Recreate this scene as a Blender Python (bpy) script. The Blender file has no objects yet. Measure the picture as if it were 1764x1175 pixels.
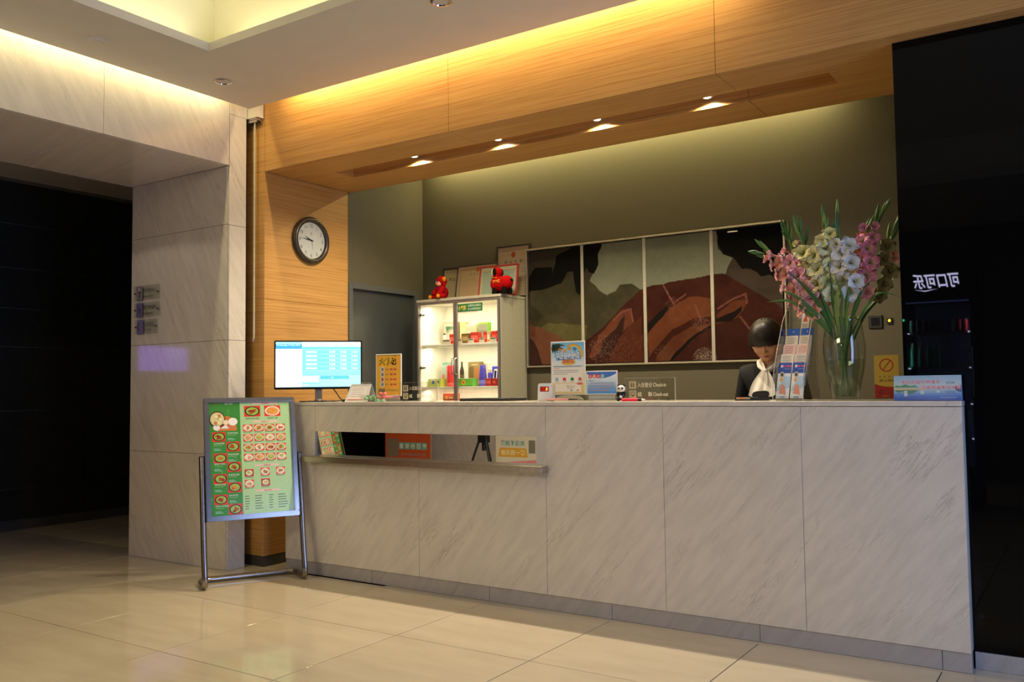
import bpy, bmesh, math, random
import numpy as np
from mathutils import Vector, Matrix, Euler, noise as mnoise
random.seed(7)
scene = bpy.context.scene
COL = scene.collection
PI = math.pi

# ------------------------------------------------------------------ camera
cam_d = bpy.data.cameras.new('camera'); cam = bpy.data.objects.new('camera', cam_d); COL.objects.link(cam)
cam_d.sensor_width = 36.0; cam_d.sensor_fit = 'HORIZONTAL'; cam_d.lens = 1509.08 / 1764 * 36.0
cam_d.clip_start = .05; cam_d.clip_end = 60
R_ = Vector((0.8327413, 0.55353261, -0.01198222)); U_ = Vector((0.03984479, -0.03832928, 0.99847046)); F_ = Vector((-0.55222669, 0.83194502, 0.05397376))
mw = Matrix(((R_.x, U_.x, -F_.x, .484), (R_.y, U_.y, -F_.y, -4.242), (R_.z, U_.z, -F_.z, 1.242), (0, 0, 0, 1)))
cam.matrix_world = mw
scene.camera = cam

# ------------------------------------------------------------------ render look
vs = scene.view_settings
scene.display_settings.display_device = 'sRGB'
vs.view_transform = 'Standard'; vs.look = 'None'; vs.gamma = 1.0; vs.use_curve_mapping = False
vs.exposure = 0.0
cy = scene.cycles
cy.use_denoising = True; cy.max_bounces = 10; cy.diffuse_bounces = 5; cy.glossy_bounces = 5; cy.transparent_max_bounces = 16
cy.transmission_bounces = 8; cy.caustics_reflective = False; cy.caustics_refractive = False
cy.sample_clamp_indirect = 4.0; cy.sample_clamp_direct = 0.0

# ------------------------------------------------------------------ world and lights
w = bpy.data.worlds.new('world'); scene.world = w; w.use_nodes = True
w.node_tree.nodes['Background'].inputs[0].default_value = (0.9, 0.8, 0.7, 1)
w.node_tree.nodes['Background'].inputs[1].default_value = 0.004

def area(name, loc, direction, sx, sy, power, col, along=(1, 0, 0), spread=180):
    d = bpy.data.lights.new(name, 'AREA'); d.shape = 'RECTANGLE'; d.size = sx; d.size_y = sy
    d.energy = power; d.color = col; d.spread = math.radians(spread)
    o = bpy.data.objects.new(name, d); COL.objects.link(o)
    z = -Vector(direction).normalized(); x = Vector(along); x = (x - z * x.dot(z)).normalized(); y = z.cross(x)
    o.matrix_world = Matrix(((x.x, y.x, z.x, loc[0]), (x.y, y.y, z.y, loc[1]), (x.z, y.z, z.z, loc[2]), (0, 0, 0, 1)))
    return o
def spot(name, loc, direction, power, col, angle, blend, r=.02):
    d = bpy.data.lights.new(name, 'SPOT'); d.energy = power; d.color = col; d.spot_size = math.radians(angle); d.spot_blend = blend; d.shadow_soft_size = r
    o = bpy.data.objects.new(name, d); COL.objects.link(o); o.location = loc
    o.rotation_euler = Vector(direction).to_track_quat('-Z', 'Y').to_euler()
    return o

# cove strips: above the bulkhead, along the marble wall, behind the soffit, in the ceiling tray
area('cove_bulkhead', (-2.55, -.11, 3.40), (0, .25, -1), 3.3, .03, 26, (1, .76, .36))
area('cove_marble', (-4.51, -2.0, 3.40), (-.25, 0, -1), 3.4, .03, 19, (1, .85, .42), along=(0, 1, 0))
area('cove_alcove', (-2.6, 1.66, 3.27), (0, .2, -1), 3.4, .03, 37, (1, .85, .38))
area('tray_west', (-3.87, -3.0, 3.315), (.35, 0, 1), 3.9, .03, 7.5, (1, .89, .50), along=(0, 1, 0))
area('tray_north', (-1.2, -.92, 3.315), (0, -.35, 1), 5.0, .03, 9.5, (1, .89, .50))
# downlights in the soffit slot
for sx in (-3.44, -2.725, -1.99, -1.285):
    spot('soffit_lamp', (sx, .455, 2.869), (0, .02, -1), 82, (1, .85, .60), 156, .6, .016)
# soft lobby fill added behind the viewpoint, bluish side fill added on the right
area('lobby_fill', (-2.9, -6.3, 3.2), (0, .25, -1), 2.4, 1.4, 134, (1, .87, .57))
area('blue_side_fill', (3.10, -1.7, 1.55), (-1, -.05, -.05), 2.2, 2.3, 108, (.36, .53, 1.0), along=(0, 1, 0))
spot('passage_lamp', (-5.25, -1.72, 2.845), (0, 0, -1), 17, (1, .86, .66), 146, .08, .02)
# strip lamps inside the glass cabinet
area('cabinet_lamp', (-3.79, 1.50, 1.935), (0, .15, -1), .74, .04, 4.2, (1, .88, .62))
area('cabinet_lamp', (-3.79, 1.50, 1.590), (0, .15, -1), .74, .04, 3.8, (1, .88, .62))
area('cabinet_lamp', (-3.79, 1.50, 1.240), (0, .15, -1), .74, .04, 3.0, (1, .88, .62))

# ------------------------------------------------------------------ helpers
def lin(r, g, b):
    f = lambda c: (c / 255) / 12.92 if c / 255 <= .04045 else ((c / 255 + .055) / 1.055) ** 2.4
    return (f(r), f(g), f(b))
def hx(s): return lin(int(s[0:2], 16), int(s[2:4], 16), int(s[4:6], 16))

def newmat(name):
    m = bpy.data.materials.new(name); m.use_nodes = True
    nt = m.node_tree; b = nt.nodes['Principled BSDF']
    return m, nt, b
def link(nt, a, b): nt.links.new(a, b)
def node(nt, t, **kw):
    n = nt.nodes.new(t)
    for k, v in kw.items(): setattr(n, k, v)
    return n
def ramp(nt, stops):
    r = node(nt, 'ShaderNodeValToRGB'); e = r.color_ramp.elements
    while len(e) < len(stops): e.new(.5)
    for i, (p, c) in enumerate(stops):
        e[i].position = p; e[i].color = (c[0], c[1], c[2], 1) if not isinstance(c, (int, float)) else (c, c, c, 1)
    return r
def mixc(nt, fac, a, b, mode='MIX'):
    n = node(nt, 'ShaderNodeMix'); n.data_type = 'RGBA'; n.blend_type = mode
    for i, v in ((0, fac), (6, a), (7, b)):
        if hasattr(v, 'links'): link(nt, v, n.inputs[i])
        elif isinstance(v, (int, float)): n.inputs[i].default_value = v
        else: n.inputs[i].default_value = (*v, 1)
    return n.outputs[2]

def simple(name, col, rough=.5, metal=0., var=.08, scale=40., spec=.5, coat=0., emit=None, estr=0., bump=0.):
    """flat colour broken by a fine noise"""
    m, nt, b = newmat(name)
    n = node(nt, 'ShaderNodeTexNoise'); n.inputs['Scale'].default_value = scale; n.inputs['Detail'].default_value = 4
    tc = node(nt, 'ShaderNodeTexCoord'); link(nt, tc.outputs['Object'], n.inputs['Vector'])
    r = ramp(nt, [(.3, tuple(c * (1 - var) for c in col)), (.7, tuple(min(1, c * (1 + var)) for c in col))])
    link(nt, n.outputs['Fac'], r.inputs[0]); link(nt, r.outputs[0], b.inputs['Base Color'])
    b.inputs['Roughness'].default_value = rough; b.inputs['Metallic'].default_value = metal
    b.inputs['Specular IOR Level'].default_value = spec; b.inputs['Coat Weight'].default_value = coat
    if emit: b.inputs['Emission Color'].default_value = (*emit, 1); b.inputs['Emission Strength'].default_value = estr
    if bump:
        bp = node(nt, 'ShaderNodeBump'); bp.inputs['Strength'].default_value = bump; bp.inputs['Distance'].default_value = .002
        link(nt, n.outputs['Fac'], bp.inputs['Height']); link(nt, bp.outputs[0], b.inputs['Normal'])
    return m

def painted(name, rough=.5, spec=.4, estr=0., coat=0., metal=0., transl=0.):
    """colour comes from the mesh attribute Col (print, dye, paint), with a fine noise on it"""
    m, nt, b = newmat(name)
    a = node(nt, 'ShaderNodeVertexColor'); a.layer_name = 'Col'
    n = node(nt, 'ShaderNodeTexNoise'); n.inputs['Scale'].default_value = 60; n.inputs['Detail'].default_value = 3
    r = ramp(nt, [(.3, .90), (.7, 1.0)]); link(nt, n.outputs['Fac'], r.inputs[0])
    c = mixc(nt, 1.0, a.outputs['Color'], r.outputs[0], 'MULTIPLY')
    link(nt, c, b.inputs['Base Color'])
    b.inputs['Roughness'].default_value = rough; b.inputs['Specular IOR Level'].default_value = spec
    b.inputs['Coat Weight'].default_value = coat; b.inputs['Metallic'].default_value = metal
    if estr: link(nt, a.outputs['Color'], b.inputs['Emission Color']); b.inputs['Emission Strength'].default_value = estr
    if transl: b.inputs['Subsurface Weight'].default_value = transl; b.inputs['Subsurface Radius'].default_value = (.01, .006, .004)
    return m

def planar(nt, U, V, W=(0, 0, 0), su=1., sv=1., sw=1.):
    """world position projected on axes U, V (and W), scaled"""
    g = node(nt, 'ShaderNodeNewGeometry'); c = node(nt, 'ShaderNodeCombineXYZ')
    for i, (ax, s) in enumerate(((U, su), (V, sv), (W, sw))):
        d = node(nt, 'ShaderNodeVectorMath', operation='DOT_PRODUCT'); link(nt, g.outputs['Position'], d.inputs[0])
        d.inputs[1].default_value = tuple(a * s for a in ax); link(nt, d.outputs['Value'], c.inputs[i])
    return c.outputs[0]

def marble(name, U, V, base, vein, rough=.12, amt=.55):
    m, nt, b = newmat(name)
    n1 = node(nt, 'ShaderNodeTexNoise'); n1.inputs['Scale'].default_value = 1; n1.inputs['Detail'].default_value = 6; n1.inputs['Roughness'].default_value = .62; n1.inputs['Distortion'].default_value = .4
    link(nt, planar(nt, U, V, (.3, .3, .3), 1.5, 15, 1), n1.inputs['Vector'])
    r1 = ramp(nt, [(.56, 0.), (.66, .75), (.72, 1.)]); link(nt, n1.outputs['Fac'], r1.inputs[0])
    n2 = node(nt, 'ShaderNodeTexNoise'); n2.inputs['Scale'].default_value = 1; n2.inputs['Detail'].default_value = 3
    link(nt, planar(nt, U, V, (.2, .2, .2), .9, 3.2, 1), n2.inputs['Vector'])
    r2 = ramp(nt, [(.44, 0.), (.66, 1.)]); link(nt, n2.outputs['Fac'], r2.inputs[0])
    mm = node(nt, 'ShaderNodeMath', operation='MULTIPLY'); link(nt, r1.outputs[0], mm.inputs[0]); link(nt, r2.outputs[0], mm.inputs[1])
    m3 = node(nt, 'ShaderNodeMath', operation='MULTIPLY'); link(nt, mm.outputs[0], m3.inputs[0]); m3.inputs[1].default_value = amt
    n4 = node(nt, 'ShaderNodeTexNoise'); n4.inputs['Scale'].default_value = 1; n4.inputs['Detail'].default_value = 5
    link(nt, planar(nt, U, V, (.2, .2, .2), 5, 26, 1), n4.inputs['Vector'])
    rb = ramp(nt, [(.35, tuple(c * .90 for c in base)), (.65, base)]); link(nt, n4.outputs['Fac'], rb.inputs[0])
    # fine dark threads: the zero line of a stretched noise, broken into patches
    n5 = node(nt, 'ShaderNodeTexNoise'); n5.inputs['Scale'].default_value = 1; n5.inputs['Detail'].default_value = 7; n5.inputs['Roughness'].default_value = .68; n5.inputs['Distortion'].default_value = .25
    link(nt, planar(nt, U, V, (.4, .4, .4), 1.1, 9.5, 1), n5.inputs['Vector'])
    r5 = ramp(nt, [(.484, 0.), (.4985, 1.), (.513, 0.)]); link(nt, n5.outputs['Fac'], r5.inputs[0])
    n6 = node(nt, 'ShaderNodeTexNoise'); n6.inputs['Scale'].default_value = 1; n6.inputs['Detail'].default_value = 4
    link(nt, planar(nt, U, V, (.4, .4, .4), 2.2, 4.5, 1), n6.inputs['Vector'])
    r6 = ramp(nt, [(.46, 0.), (.66, 1.)]); link(nt, n6.outputs['Fac'], r6.inputs[0])
    m6 = node(nt, 'ShaderNodeMath', operation='MULTIPLY'); link(nt, r5.outputs[0], m6.inputs[0]); link(nt, r6.outputs[0], m6.inputs[1])
    m7 = node(nt, 'ShaderNodeMath', operation='MULTIPLY'); link(nt, m6.outputs[0], m7.inputs[0]); m7.inputs[1].default_value = .55
    c1 = mixc(nt, m3.outputs[0], rb.outputs[0], vein)
    link(nt, mixc(nt, m7.outputs[0], c1, tuple(c * .8 for c in vein)), b.inputs['Base Color'])
    b.inputs['Roughness'].default_value = rough; b.inputs['Specular IOR Level'].default_value = .5
    return m

def wood(name, along, across, c0, c1, rough=.38):
    m, nt, b = newmat(name)
    n1 = node(nt, 'ShaderNodeTexNoise'); n1.inputs['Scale'].default_value = 1; n1.inputs['Detail'].default_value = 5; n1.inputs['Roughness'].default_value = .6
    link(nt, planar(nt, along, across, (0, 0, 0), 1.6, 95), n1.inputs['Vector'])
    n2 = node(nt, 'ShaderNodeTexNoise'); n2.inputs['Scale'].default_value = 1; n2.inputs['Detail'].default_value = 3
    link(nt, planar(nt, along, across, (0, 0, 0), .8, 14), n2.inputs['Vector'])
    r = ramp(nt, [(.36, c1), (.56, c0)]); link(nt, n1.outputs['Fac'], r.inputs[0])
    r2 = ramp(nt, [(.3, .86), (.7, 1.)]); link(nt, n2.outputs['Fac'], r2.inputs[0])
    link(nt, mixc(nt, 1., r.outputs[0], r2.outputs[0], 'MULTIPLY'), b.inputs['Base Color'])
    b.inputs['Roughness'].default_value = rough; b.inputs['Specular IOR Level'].default_value = .35
    return m

def thin_glass(name, tint=(1, 1, 1), refl=1., rough=.01):
    m, nt, b = newmat(name); nt.nodes.remove(b); out = nt.nodes['Material Output']
    t = node(nt, 'ShaderNodeBsdfTransparent'); n = node(nt, 'ShaderNodeTexNoise'); n.inputs['Scale'].default_value = 8
    r = ramp(nt, [(.3, tuple(c * .97 for c in tint)), (.7, tint)]); link(nt, n.outputs['Fac'], r.inputs[0]); link(nt, r.outputs[0], t.inputs['Color'])
    g = node(nt, 'ShaderNodeBsdfGlossy'); g.inputs['Roughness'].default_value = rough
    f = node(nt, 'ShaderNodeLayerWeight'); f.inputs['Blend'].default_value = .5
    pw = node(nt, 'ShaderNodeMath', operation='POWER'); pw.inputs[1].default_value = 5; link(nt, f.outputs['Facing'], pw.inputs[0])
    k = node(nt, 'ShaderNodeMath', operation='MULTIPLY_ADD'); k.inputs[1].default_value = .92 * min(1, refl); k.inputs[2].default_value = .04 * refl; link(nt, pw.outputs[0], k.inputs[0])
    mx = node(nt, 'ShaderNodeMixShader'); link(nt, k.outputs[0], mx.inputs[0]); link(nt, t.outputs[0], mx.inputs[1]); link(nt, g.outputs[0], mx.inputs[2])
    link(nt, mx.outputs[0], out.inputs['Surface'])
    return m

class MB:
    """collects shapes for ONE mesh: faces carry a material slot and a colour"""
    def __init__(s): s.v = []; s.f = []; s.m = []; s.c = []
    def add(s, vs_, fs, mat=0, col=(1, 1, 1), M=None):
        o = len(s.v)
        s.v += [tuple(M @ Vector(p)) for p in vs_] if M is not None else [tuple(p) for p in vs_]
        for f in fs: s.f.append([i + o for i in f]); s.m.append(mat); s.c.append(col)
        return s
    def box(s, x0, x1, y0, y1, z0, z1, mat=0, col=(1, 1, 1), M=None):
        v = [(x0, y0, z0), (x1, y0, z0), (x1, y1, z0), (x0, y1, z0), (x0, y0, z1), (x1, y0, z1), (x1, y1, z1), (x0, y1, z1)]
        return s.add(v, [(0, 3, 2, 1), (4, 5, 6, 7), (0, 1, 5, 4), (1, 2, 6, 5), (2, 3, 7, 6), (3, 0, 4, 7)], mat, col, M)
    def cyl(s, p0, p1, r0, r1=None, n=16, mat=0, col=(1, 1, 1), cap=True):
        r1 = r0 if r1 is None else r1; p0 = Vector(p0); p1 = Vector(p1); d = (p1 - p0).normalized()
        a = d.orthogonal().normalized(); b = d.cross(a); v = []
        for p, r in ((p0, r0), (p1, r1)):
            for i in range(n):
                t = 2 * PI * i / n; v.append(p + a * (r * math.cos(t)) + b * (r * math.sin(t)))
        f = [(i, (i + 1) % n, n + (i + 1) % n, n + i) for i in range(n)]
        if cap: f += [tuple(range(n - 1, -1, -1)), tuple(range(n, 2 * n))]
        return s.add(v, f, mat, col)
    def tube(s, path, r, n=12, mat=0, col=(1, 1, 1), cap=True):
        P = [Vector(p) for p in path]; k = len(P); rs = r if isinstance(r, (list, tuple)) else [r] * k
        ref = None; v = []
        for i in range(k):
            t = (P[min(i + 1, k - 1)] - P[max(i - 1, 0)]).normalized()
            if ref is None: ref = t.orthogonal().normalized()
            ref = (ref - t * ref.dot(t)).normalized(); b = t.cross(ref)
            for j in range(n):
                a = 2 * PI * j / n; v.append(P[i] + (ref * math.cos(a) + b * math.sin(a)) * rs[i])
        f = [(i * n + j, i * n + (j + 1) % n, (i + 1) * n + (j + 1) % n, (i + 1) * n + j) for i in range(k - 1) for j in range(n)]
        if cap: f += [tuple(range(n - 1, -1, -1)), tuple(range((k - 1) * n, k * n))]
        return s.add(v, f, mat, col)
    def lathe(s, prof, n=32, mat=0, col=(1, 1, 1), c=(0, 0, 0), axis='z', M=None, cap=True):
        v = []
        for r, h in prof:
            for i in range(n):
                a = 2 * PI * i / n; x, y = r * math.cos(a), r * math.sin(a)
                p = (x, y, h) if axis == 'z' else (x, h, y) if axis == 'y' else (h, x, y)
                v.append((p[0] + c[0], p[1] + c[1], p[2] + c[2]))
        k = len(prof)
        f = [(i * n + j, i * n + (j + 1) % n, (i + 1) * n + (j + 1) % n, (i + 1) * n + j) for i in range(k - 1) for j in range(n)]
        if cap and prof[0][0] > 1e-6: f.append(tuple(range(n - 1, -1, -1)))
        if cap and prof[-1][0] > 1e-6: f.append(tuple(range((k - 1) * n, k * n)))
        return s.add(v, f, mat, col, M)
    def ball(s, c, r, n=16, k=10, mat=0, col=(1, 1, 1), M=None):
        rx, ry, rz = r if isinstance(r, (tuple, list)) else (r, r, r); v = [(c[0], c[1], c[2] - rz)]
        for i in range(1, k):
            t = -PI / 2 + PI * i / k
            for j in range(n):
                a = 2 * PI * j / n; v.append((c[0] + rx * math.cos(t) * math.cos(a), c[1] + ry * math.cos(t) * math.sin(a), c[2] + rz * math.sin(t)))
        v.append((c[0], c[1], c[2] + rz)); f = []
        for j in range(n): f.append((0, 1 + (j + 1) % n, 1 + j))
        for i in range(k - 2):
            for j in range(n): f.append((1 + i * n + j, 1 + i * n + (j + 1) % n, 1 + (i + 1) * n + (j + 1) % n, 1 + (i + 1) * n + j))
        top = len(v) - 1
        for j in range(n): f.append((top, 1 + (k - 2) * n + j, 1 + (k - 2) * n + (j + 1) % n))
        return s.add(v, f, mat, col, M)
    def prism(s, pts, y0, y1, mat=0, col=(1, 1, 1), M=None):
        """outline in x,z extruded from y0 to y1"""
        n = len(pts); v = [(p[0], y0, p[1]) for p in pts] + [(p[0], y1, p[1]) for p in pts]
        f = [tuple(range(n)), tuple(range(2 * n - 1, n - 1, -1))] + [(i, n + i, n + (i + 1) % n, (i + 1) % n) for i in range(n)]
        return s.add(v, f, mat, col, M)
    def frame(s, x0, x1, z0, z1, y0, y1, wd, mat=0, col=(1, 1, 1)):
        s.box(x0, x1, y0, y1, z0, z0 + wd, mat, col); s.box(x0, x1, y0, y1, z1 - wd, z1, mat, col)
        s.box(x0, x0 + wd, y0, y1, z0 + wd, z1 - wd, mat, col); s.box(x1 - wd, x1, y0, y1, z0 + wd, z1 - wd, mat, col); return s
    # flat print: layers lie one over another in front of y (towards -y)
    def pr_rect(s, x0, x1, z0, z1, y, col): return s.add([(x0, y, z0), (x1, y, z0), (x1, y, z1), (x0, y, z1)], [(0, 1, 2, 3)], 0, col)
    def pr_poly(s, pts, y, col): return s.add([(p[0], y, p[1]) for p in pts], [tuple(range(len(pts)))], 0, col)
    def pr_disc(s, x, z, rx, rz, y, col, n=20): return s.pr_poly([(x + rx * math.cos(2 * PI * i / n), z + rz * math.sin(2 * PI * i / n)) for i in range(n)], y, col)
    def pr_ring(s, x, z, ro, ri, y, col, n=36):
        v = [(x + r * math.cos(2 * PI * i / n), y, z + r * math.sin(2 * PI * i / n)) for r in (ro, ri) for i in range(n)]
        return s.add(v, [(i, (i + 1) % n, n + (i + 1) % n, n + i) for i in range(n)], 0, col)
    def text(s, body, x, z, y, h, col, align='C', wfit=None, bold=0., shear=0., res=2, spacing=1., M=None):
        """lettering: h = line height in metres, centre (or left) at x, middle at z"""
        V, F = glyphs(body, bold, shear, res, spacing)
        xs = [p[0] for p in V]; zs = [p[1] for p in V]
        if not xs: return s
        sc = h / max(1e-6, (max(zs) - min(zs))); sx = sc
        if wfit: sx = wfit / (max(xs) - min(xs))
        cx = (max(xs) + min(xs)) / 2 if align == 'C' else min(xs); cz = (max(zs) + min(zs)) / 2
        return s.add([(x + (p[0] - cx) * sx, y, z + (p[1] - cz) * sc) for p in V], F, 0, col, M)

_gl = {}
def glyphs(body, bold, shear, res, spacing):
    key = (body, bold, shear, res, spacing)
    if key in _gl: return _gl[key]
    c = bpy.data.curves.new('lettering', 'FONT'); c.body = body; c.offset = bold; c.shear = shear; c.resolution_u = res; c.space_character = spacing
    o = bpy.data.objects.new('lettering', c); COL.objects.link(o)
    m = bpy.data.meshes.new_from_object(o.evaluated_get(bpy.context.evaluated_depsgraph_get()))
    _gl[key] = ([tuple(v.co[:2]) for v in m.vertices], [tuple(p.vertices) for p in m.polygons])
    bpy.data.objects.remove(o); bpy.data.curves.remove(c); bpy.data.meshes.remove(m)
    return _gl[key]

def mesh_of(name, mb, mats, bevel=0., smooth=None, seg=1, recalc=True):
    me = bpy.data.meshes.new(name); me.from_pydata(mb.v, [], mb.f)
    mats = mats if isinstance(mats, (list, tuple)) else [mats]
    for m in mats: me.materials.append(m)
    me.polygons.foreach_set('material_index', mb.m)
    ca = me.color_attributes.new('Col', 'FLOAT_COLOR', 'CORNER')
    n = sum(len(f) for f in mb.f); arr = np.ones((n, 4), dtype=np.float32); k = 0
    for f, c in zip(mb.f, mb.c): arr[k:k + len(f), :3] = c; k += len(f)      # c: one colour, or one per corner
    ca.data.foreach_set('color', arr.ravel())
    if bevel or recalc:
        bm = bmesh.new(); bm.from_mesh(me)
        if recalc: bmesh.ops.recalc_face_normals(bm, faces=bm.faces)
        if bevel:
            ed = [e for e in bm.edges if len(e.link_faces) == 2 and e.calc_face_angle(0) > .6]
            bmesh.ops.bevel(bm, geom=ed, offset=bevel, segments=seg, affect='EDGES', clamp_overlap=True)
        bm.to_mesh(me); bm.free()
    if smooth:
        me.polygons.foreach_set('use_smooth', [True] * len(me.polygons)); me.set_sharp_from_angle(angle=math.radians(smooth))
    me.update(); return me

def obj(name, mb, mats, parent=None, loc=(0, 0, 0), rot=(0, 0, 0), bevel=0., smooth=None, seg=1, recalc=True, kind=None):
    me = mb if isinstance(mb, bpy.types.Mesh) else mesh_of(name, mb, mats, bevel, smooth, seg, recalc)
    o = bpy.data.objects.new(name, me); COL.objects.link(o); o.location = loc; o.rotation_euler = rot
    if parent is not None: o.parent = parent
    if kind: o['kind'] = kind
    return o
def printed(name, mb, mat, parent, **k): return obj(name, mb, mat, parent, recalc=False, **k)
def thing(name, label, cat, loc=(0, 0, 0), rot=(0, 0, 0), group=None):
    o = bpy.data.objects.new(name, None); COL.objects.link(o); o.empty_display_size = .05
    o.location = loc; o.rotation_euler = rot; o['label'] = label; o['category'] = cat
    if group: o['group'] = group
    return o
def tag(o, label, cat, group=None):
    o['label'] = label; o['category'] = cat
    if group: o['group'] = group
    return o
def struct(name):
    o = bpy.data.objects.new(name, None); COL.objects.link(o); o['kind'] = 'structure'; o.empty_display_size = .05; return o
def copy_tree(root, loc, rot=None, label=None):
    r = root.copy(); COL.objects.link(r); r.location = loc
    if rot is not None: r.rotation_euler = rot
    if label: r['label'] = label
    for ch in list(root.children):
        c = ch.copy(); COL.objects.link(c); c.parent = r
        for g in list(ch.children):
            d = g.copy(); COL.objects.link(d); d.parent = c
    return r

# ------------------------------------------------------------------ materials
s2 = math.sqrt(.5)
MARB = (.70, .645, .575); VEIN = (.36, .29, .25)
M = {}
M['marble_counter'] = marble('marble_counter', (.62, .3, .78), (-.78, .2, .62), MARB, VEIN, .16, .32)
M['marble_jamb'] = marble('marble_jamb', (.5, .2, -.86), (.86, .2, .5), MARB, VEIN, .07, .32)
M['marble_side'] = marble('marble_side', (.2, .5, -.86), (.2, .86, .5), MARB, VEIN, .14, .32)
M['marble_top'] = marble('marble_top', (.8, .6, .3), (-.6, .8, .3), MARB, VEIN, .14, .4)
M['plinth'] = marble('plinth_stone', (.62, .3, .78), (-.78, .2, .62), (.44, .41, .40), (.25, .23, .23), .2)
W0, W1 = (.58, .315, .10), (.45, .215, .058)
M['wood_x'] = wood('oak_veneer', (1, 1, 0), (0, 0, 1), W0, W1)
M['wood_soffit'] = wood('oak_soffit', (1, 0, .1), (0, 1, .2), W0, W1)
M['stone_core'] = simple('stone_core', (.16, .13, .10), .8)
M['grout'] = simple('grout', (.05, .036, .022), .8)
M['plaster'] = simple('plaster', (.66, .62, .56), .75, var=.02, scale=6)
M['tray_paint'] = simple('tray_paint', (.86, .83, .66), .7, var=.02, scale=5)
M['olive'] = simple('olive_paint', (.096, .083, .053), .55, var=.05, scale=90, spec=.3, bump=.12)
M['rear'] = simple('rear_wall', (.035, .028, .022), .5)
M['dark_tile'] = simple('dark_tile', (.019, .019, .017), .30, var=.2, scale=14, spec=.3)
M['dark_joint'] = simple('dark_joint', (.16, .165, .14), .7)
M['black_glass'] = simple('black_glass', (.0022, .0022, .0022), .012, var=.1, spec=.17)
M['skirting'] = simple('grey_skirting', (.14, .125, .115), .35, var=.15, scale=12)
M['dark_skirting'] = simple('dark_skirting', (.06, .055, .05), .4, var=.15, scale=12)
M['steel'] = simple('brushed_steel', (.56, .52, .48), .28, 1., .08, 50)
M['chrome'] = simple('chrome', (.60, .58, .57), .14, 1., .05, 30)
M['dark_steel'] = simple('dark_steel', (.33, .295, .27), .2, 1., .06, 40)
M['mirror'] = simple('mirror', (.86, .86, .82), .01, 1., .01, 5)
M['door'] = simple('door_paint', (.05, .055, .055), .30, var=.05, scale=30, spec=.6)
M['door_frame'] = simple('door_frame', (.085, .09, .085), .4, var=.05)
M['black'] = simple('black_plastic', (.012, .012, .014), .35, var=.1)
M['black_gloss'] = simple('black_gloss', (.008, .008, .012), .12, var=.1)
M['white_plastic'] = simple('white_plastic', (.78, .77, .74), .4, var=.03)
M['grey_alu'] = simple('grey_aluminium', (.22, .19, .18), .4, .6, .06)
M['cab_body'] = simple('cabinet_laminate', (.37, .345, .26), .5, var=.04, spec=.3)
M['cab_in'] = simple('cabinet_inside', (.88, .85, .76), .5, var=.02)
M['glass'] = thin_glass('clear_glass', (.97, .985, .975), .8)
M['acrylic'] = thin_glass('acrylic', (.95, .96, .95), 1.1)
M['vase_glass'] = thin_glass('vase_glass', (.90, .93, .91), 1.6)
M['water'] = thin_glass('water', (.86, .91, .84), .5)
M['print'] = painted('print_ink', .45, .4)
M['gloss_print'] = painted('glossy_print', .18, .5)
M['paint'] = painted('paint', .5, .35)
M['plush'] = painted('plush', .95, .05)
M['petal'] = painted('petal', .6, .25, transl=.0)
M['leaf'] = painted('leaf', .4, .4)
M['skin'] = painted('skin', .48, .4)
M['cloth'] = painted('cloth', .85, .15)
M['screen'] = painted('screen', .3, .3, estr=.62)
M['lamp'] = simple('lamp_lens', (.9, .9, .9), .3, emit=(1, .93, .8), estr=12.)
M['lamp_dim'] = simple('lamp_lens_dim', (.8, .85, .95), .2, emit=(.62, .70, 1), estr=1.6)
def floor_mat():
    m, nt, b = newmat('polished_tile')
    n = node(nt, 'ShaderNodeTexNoise'); n.inputs['Scale'].default_value = 1; n.inputs['Detail'].default_value = 5
    link(nt, planar(nt, (1, 0, 0), (0, 1, 0), (0, 0, 1), 2.2, 9, 1), n.inputs['Vector'])
    r = ramp(nt, [(.35, (.545, .462, .335)), (.65, (.588, .503, .373))]); link(nt, n.outputs['Fac'], r.inputs[0])
    oi = node(nt, 'ShaderNodeObjectInfo'); r2 = ramp(nt, [(0, .93), (1, 1.)]); link(nt, oi.outputs['Random'], r2.inputs[0])
    link(nt, mixc(nt, 1., r.outputs[0], r2.outputs[0], 'MULTIPLY'), b.inputs['Base Color'])
    b.inputs['Roughness'].default_value = .06; b.inputs['Specular IOR Level'].default_value = .55
    return m
M['tile'] = floor_mat()

# ------------------------------------------------------------------ floor: grout bed and single tiles
floor = obj('floor', MB().box(-8.4, 3.3, -8.2, 3.4, -.06, -.003), M['grout'], kind='structure')
TS, GAP = .8, .0048
tile_me = None
def tile_mesh(wx, wy):
    return mesh_of('floor_tile', MB().box(GAP / 2, wx - GAP / 2, GAP / 2, wy - GAP / 2, -.02, 0), M['tile'], bevel=.0008)
big = tile_mesh(TS, TS)
TX0 = -.115 + 3 * TS
for i in range(-2, 13):
    for j in range(0, 5):
        x = TX0 - (i + 1) * TS; y = -.819 - j * TS
        if x < -8.5: continue
        obj('floor_tile', big, None, floor, (x, y, 0))
for i in range(7, 13):                                   # passage behind the marble pillar
    for j in range(0, 4):
        obj('floor_tile', big, None, floor, (TX0 - (i + 1) * TS, -.019 + j * TS, 0))
rest = MB()
rest.box(-8.3, 3.2, -8.1, -.819 - 4 * TS - .001, -.02, 0)  # behind the viewpoint
rest.box(-4.26, 3.2, -.0165, 3.2, -.02, 0)                 # staff side of the counter
obj('floor_field', rest, M['tile'], floor)

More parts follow.
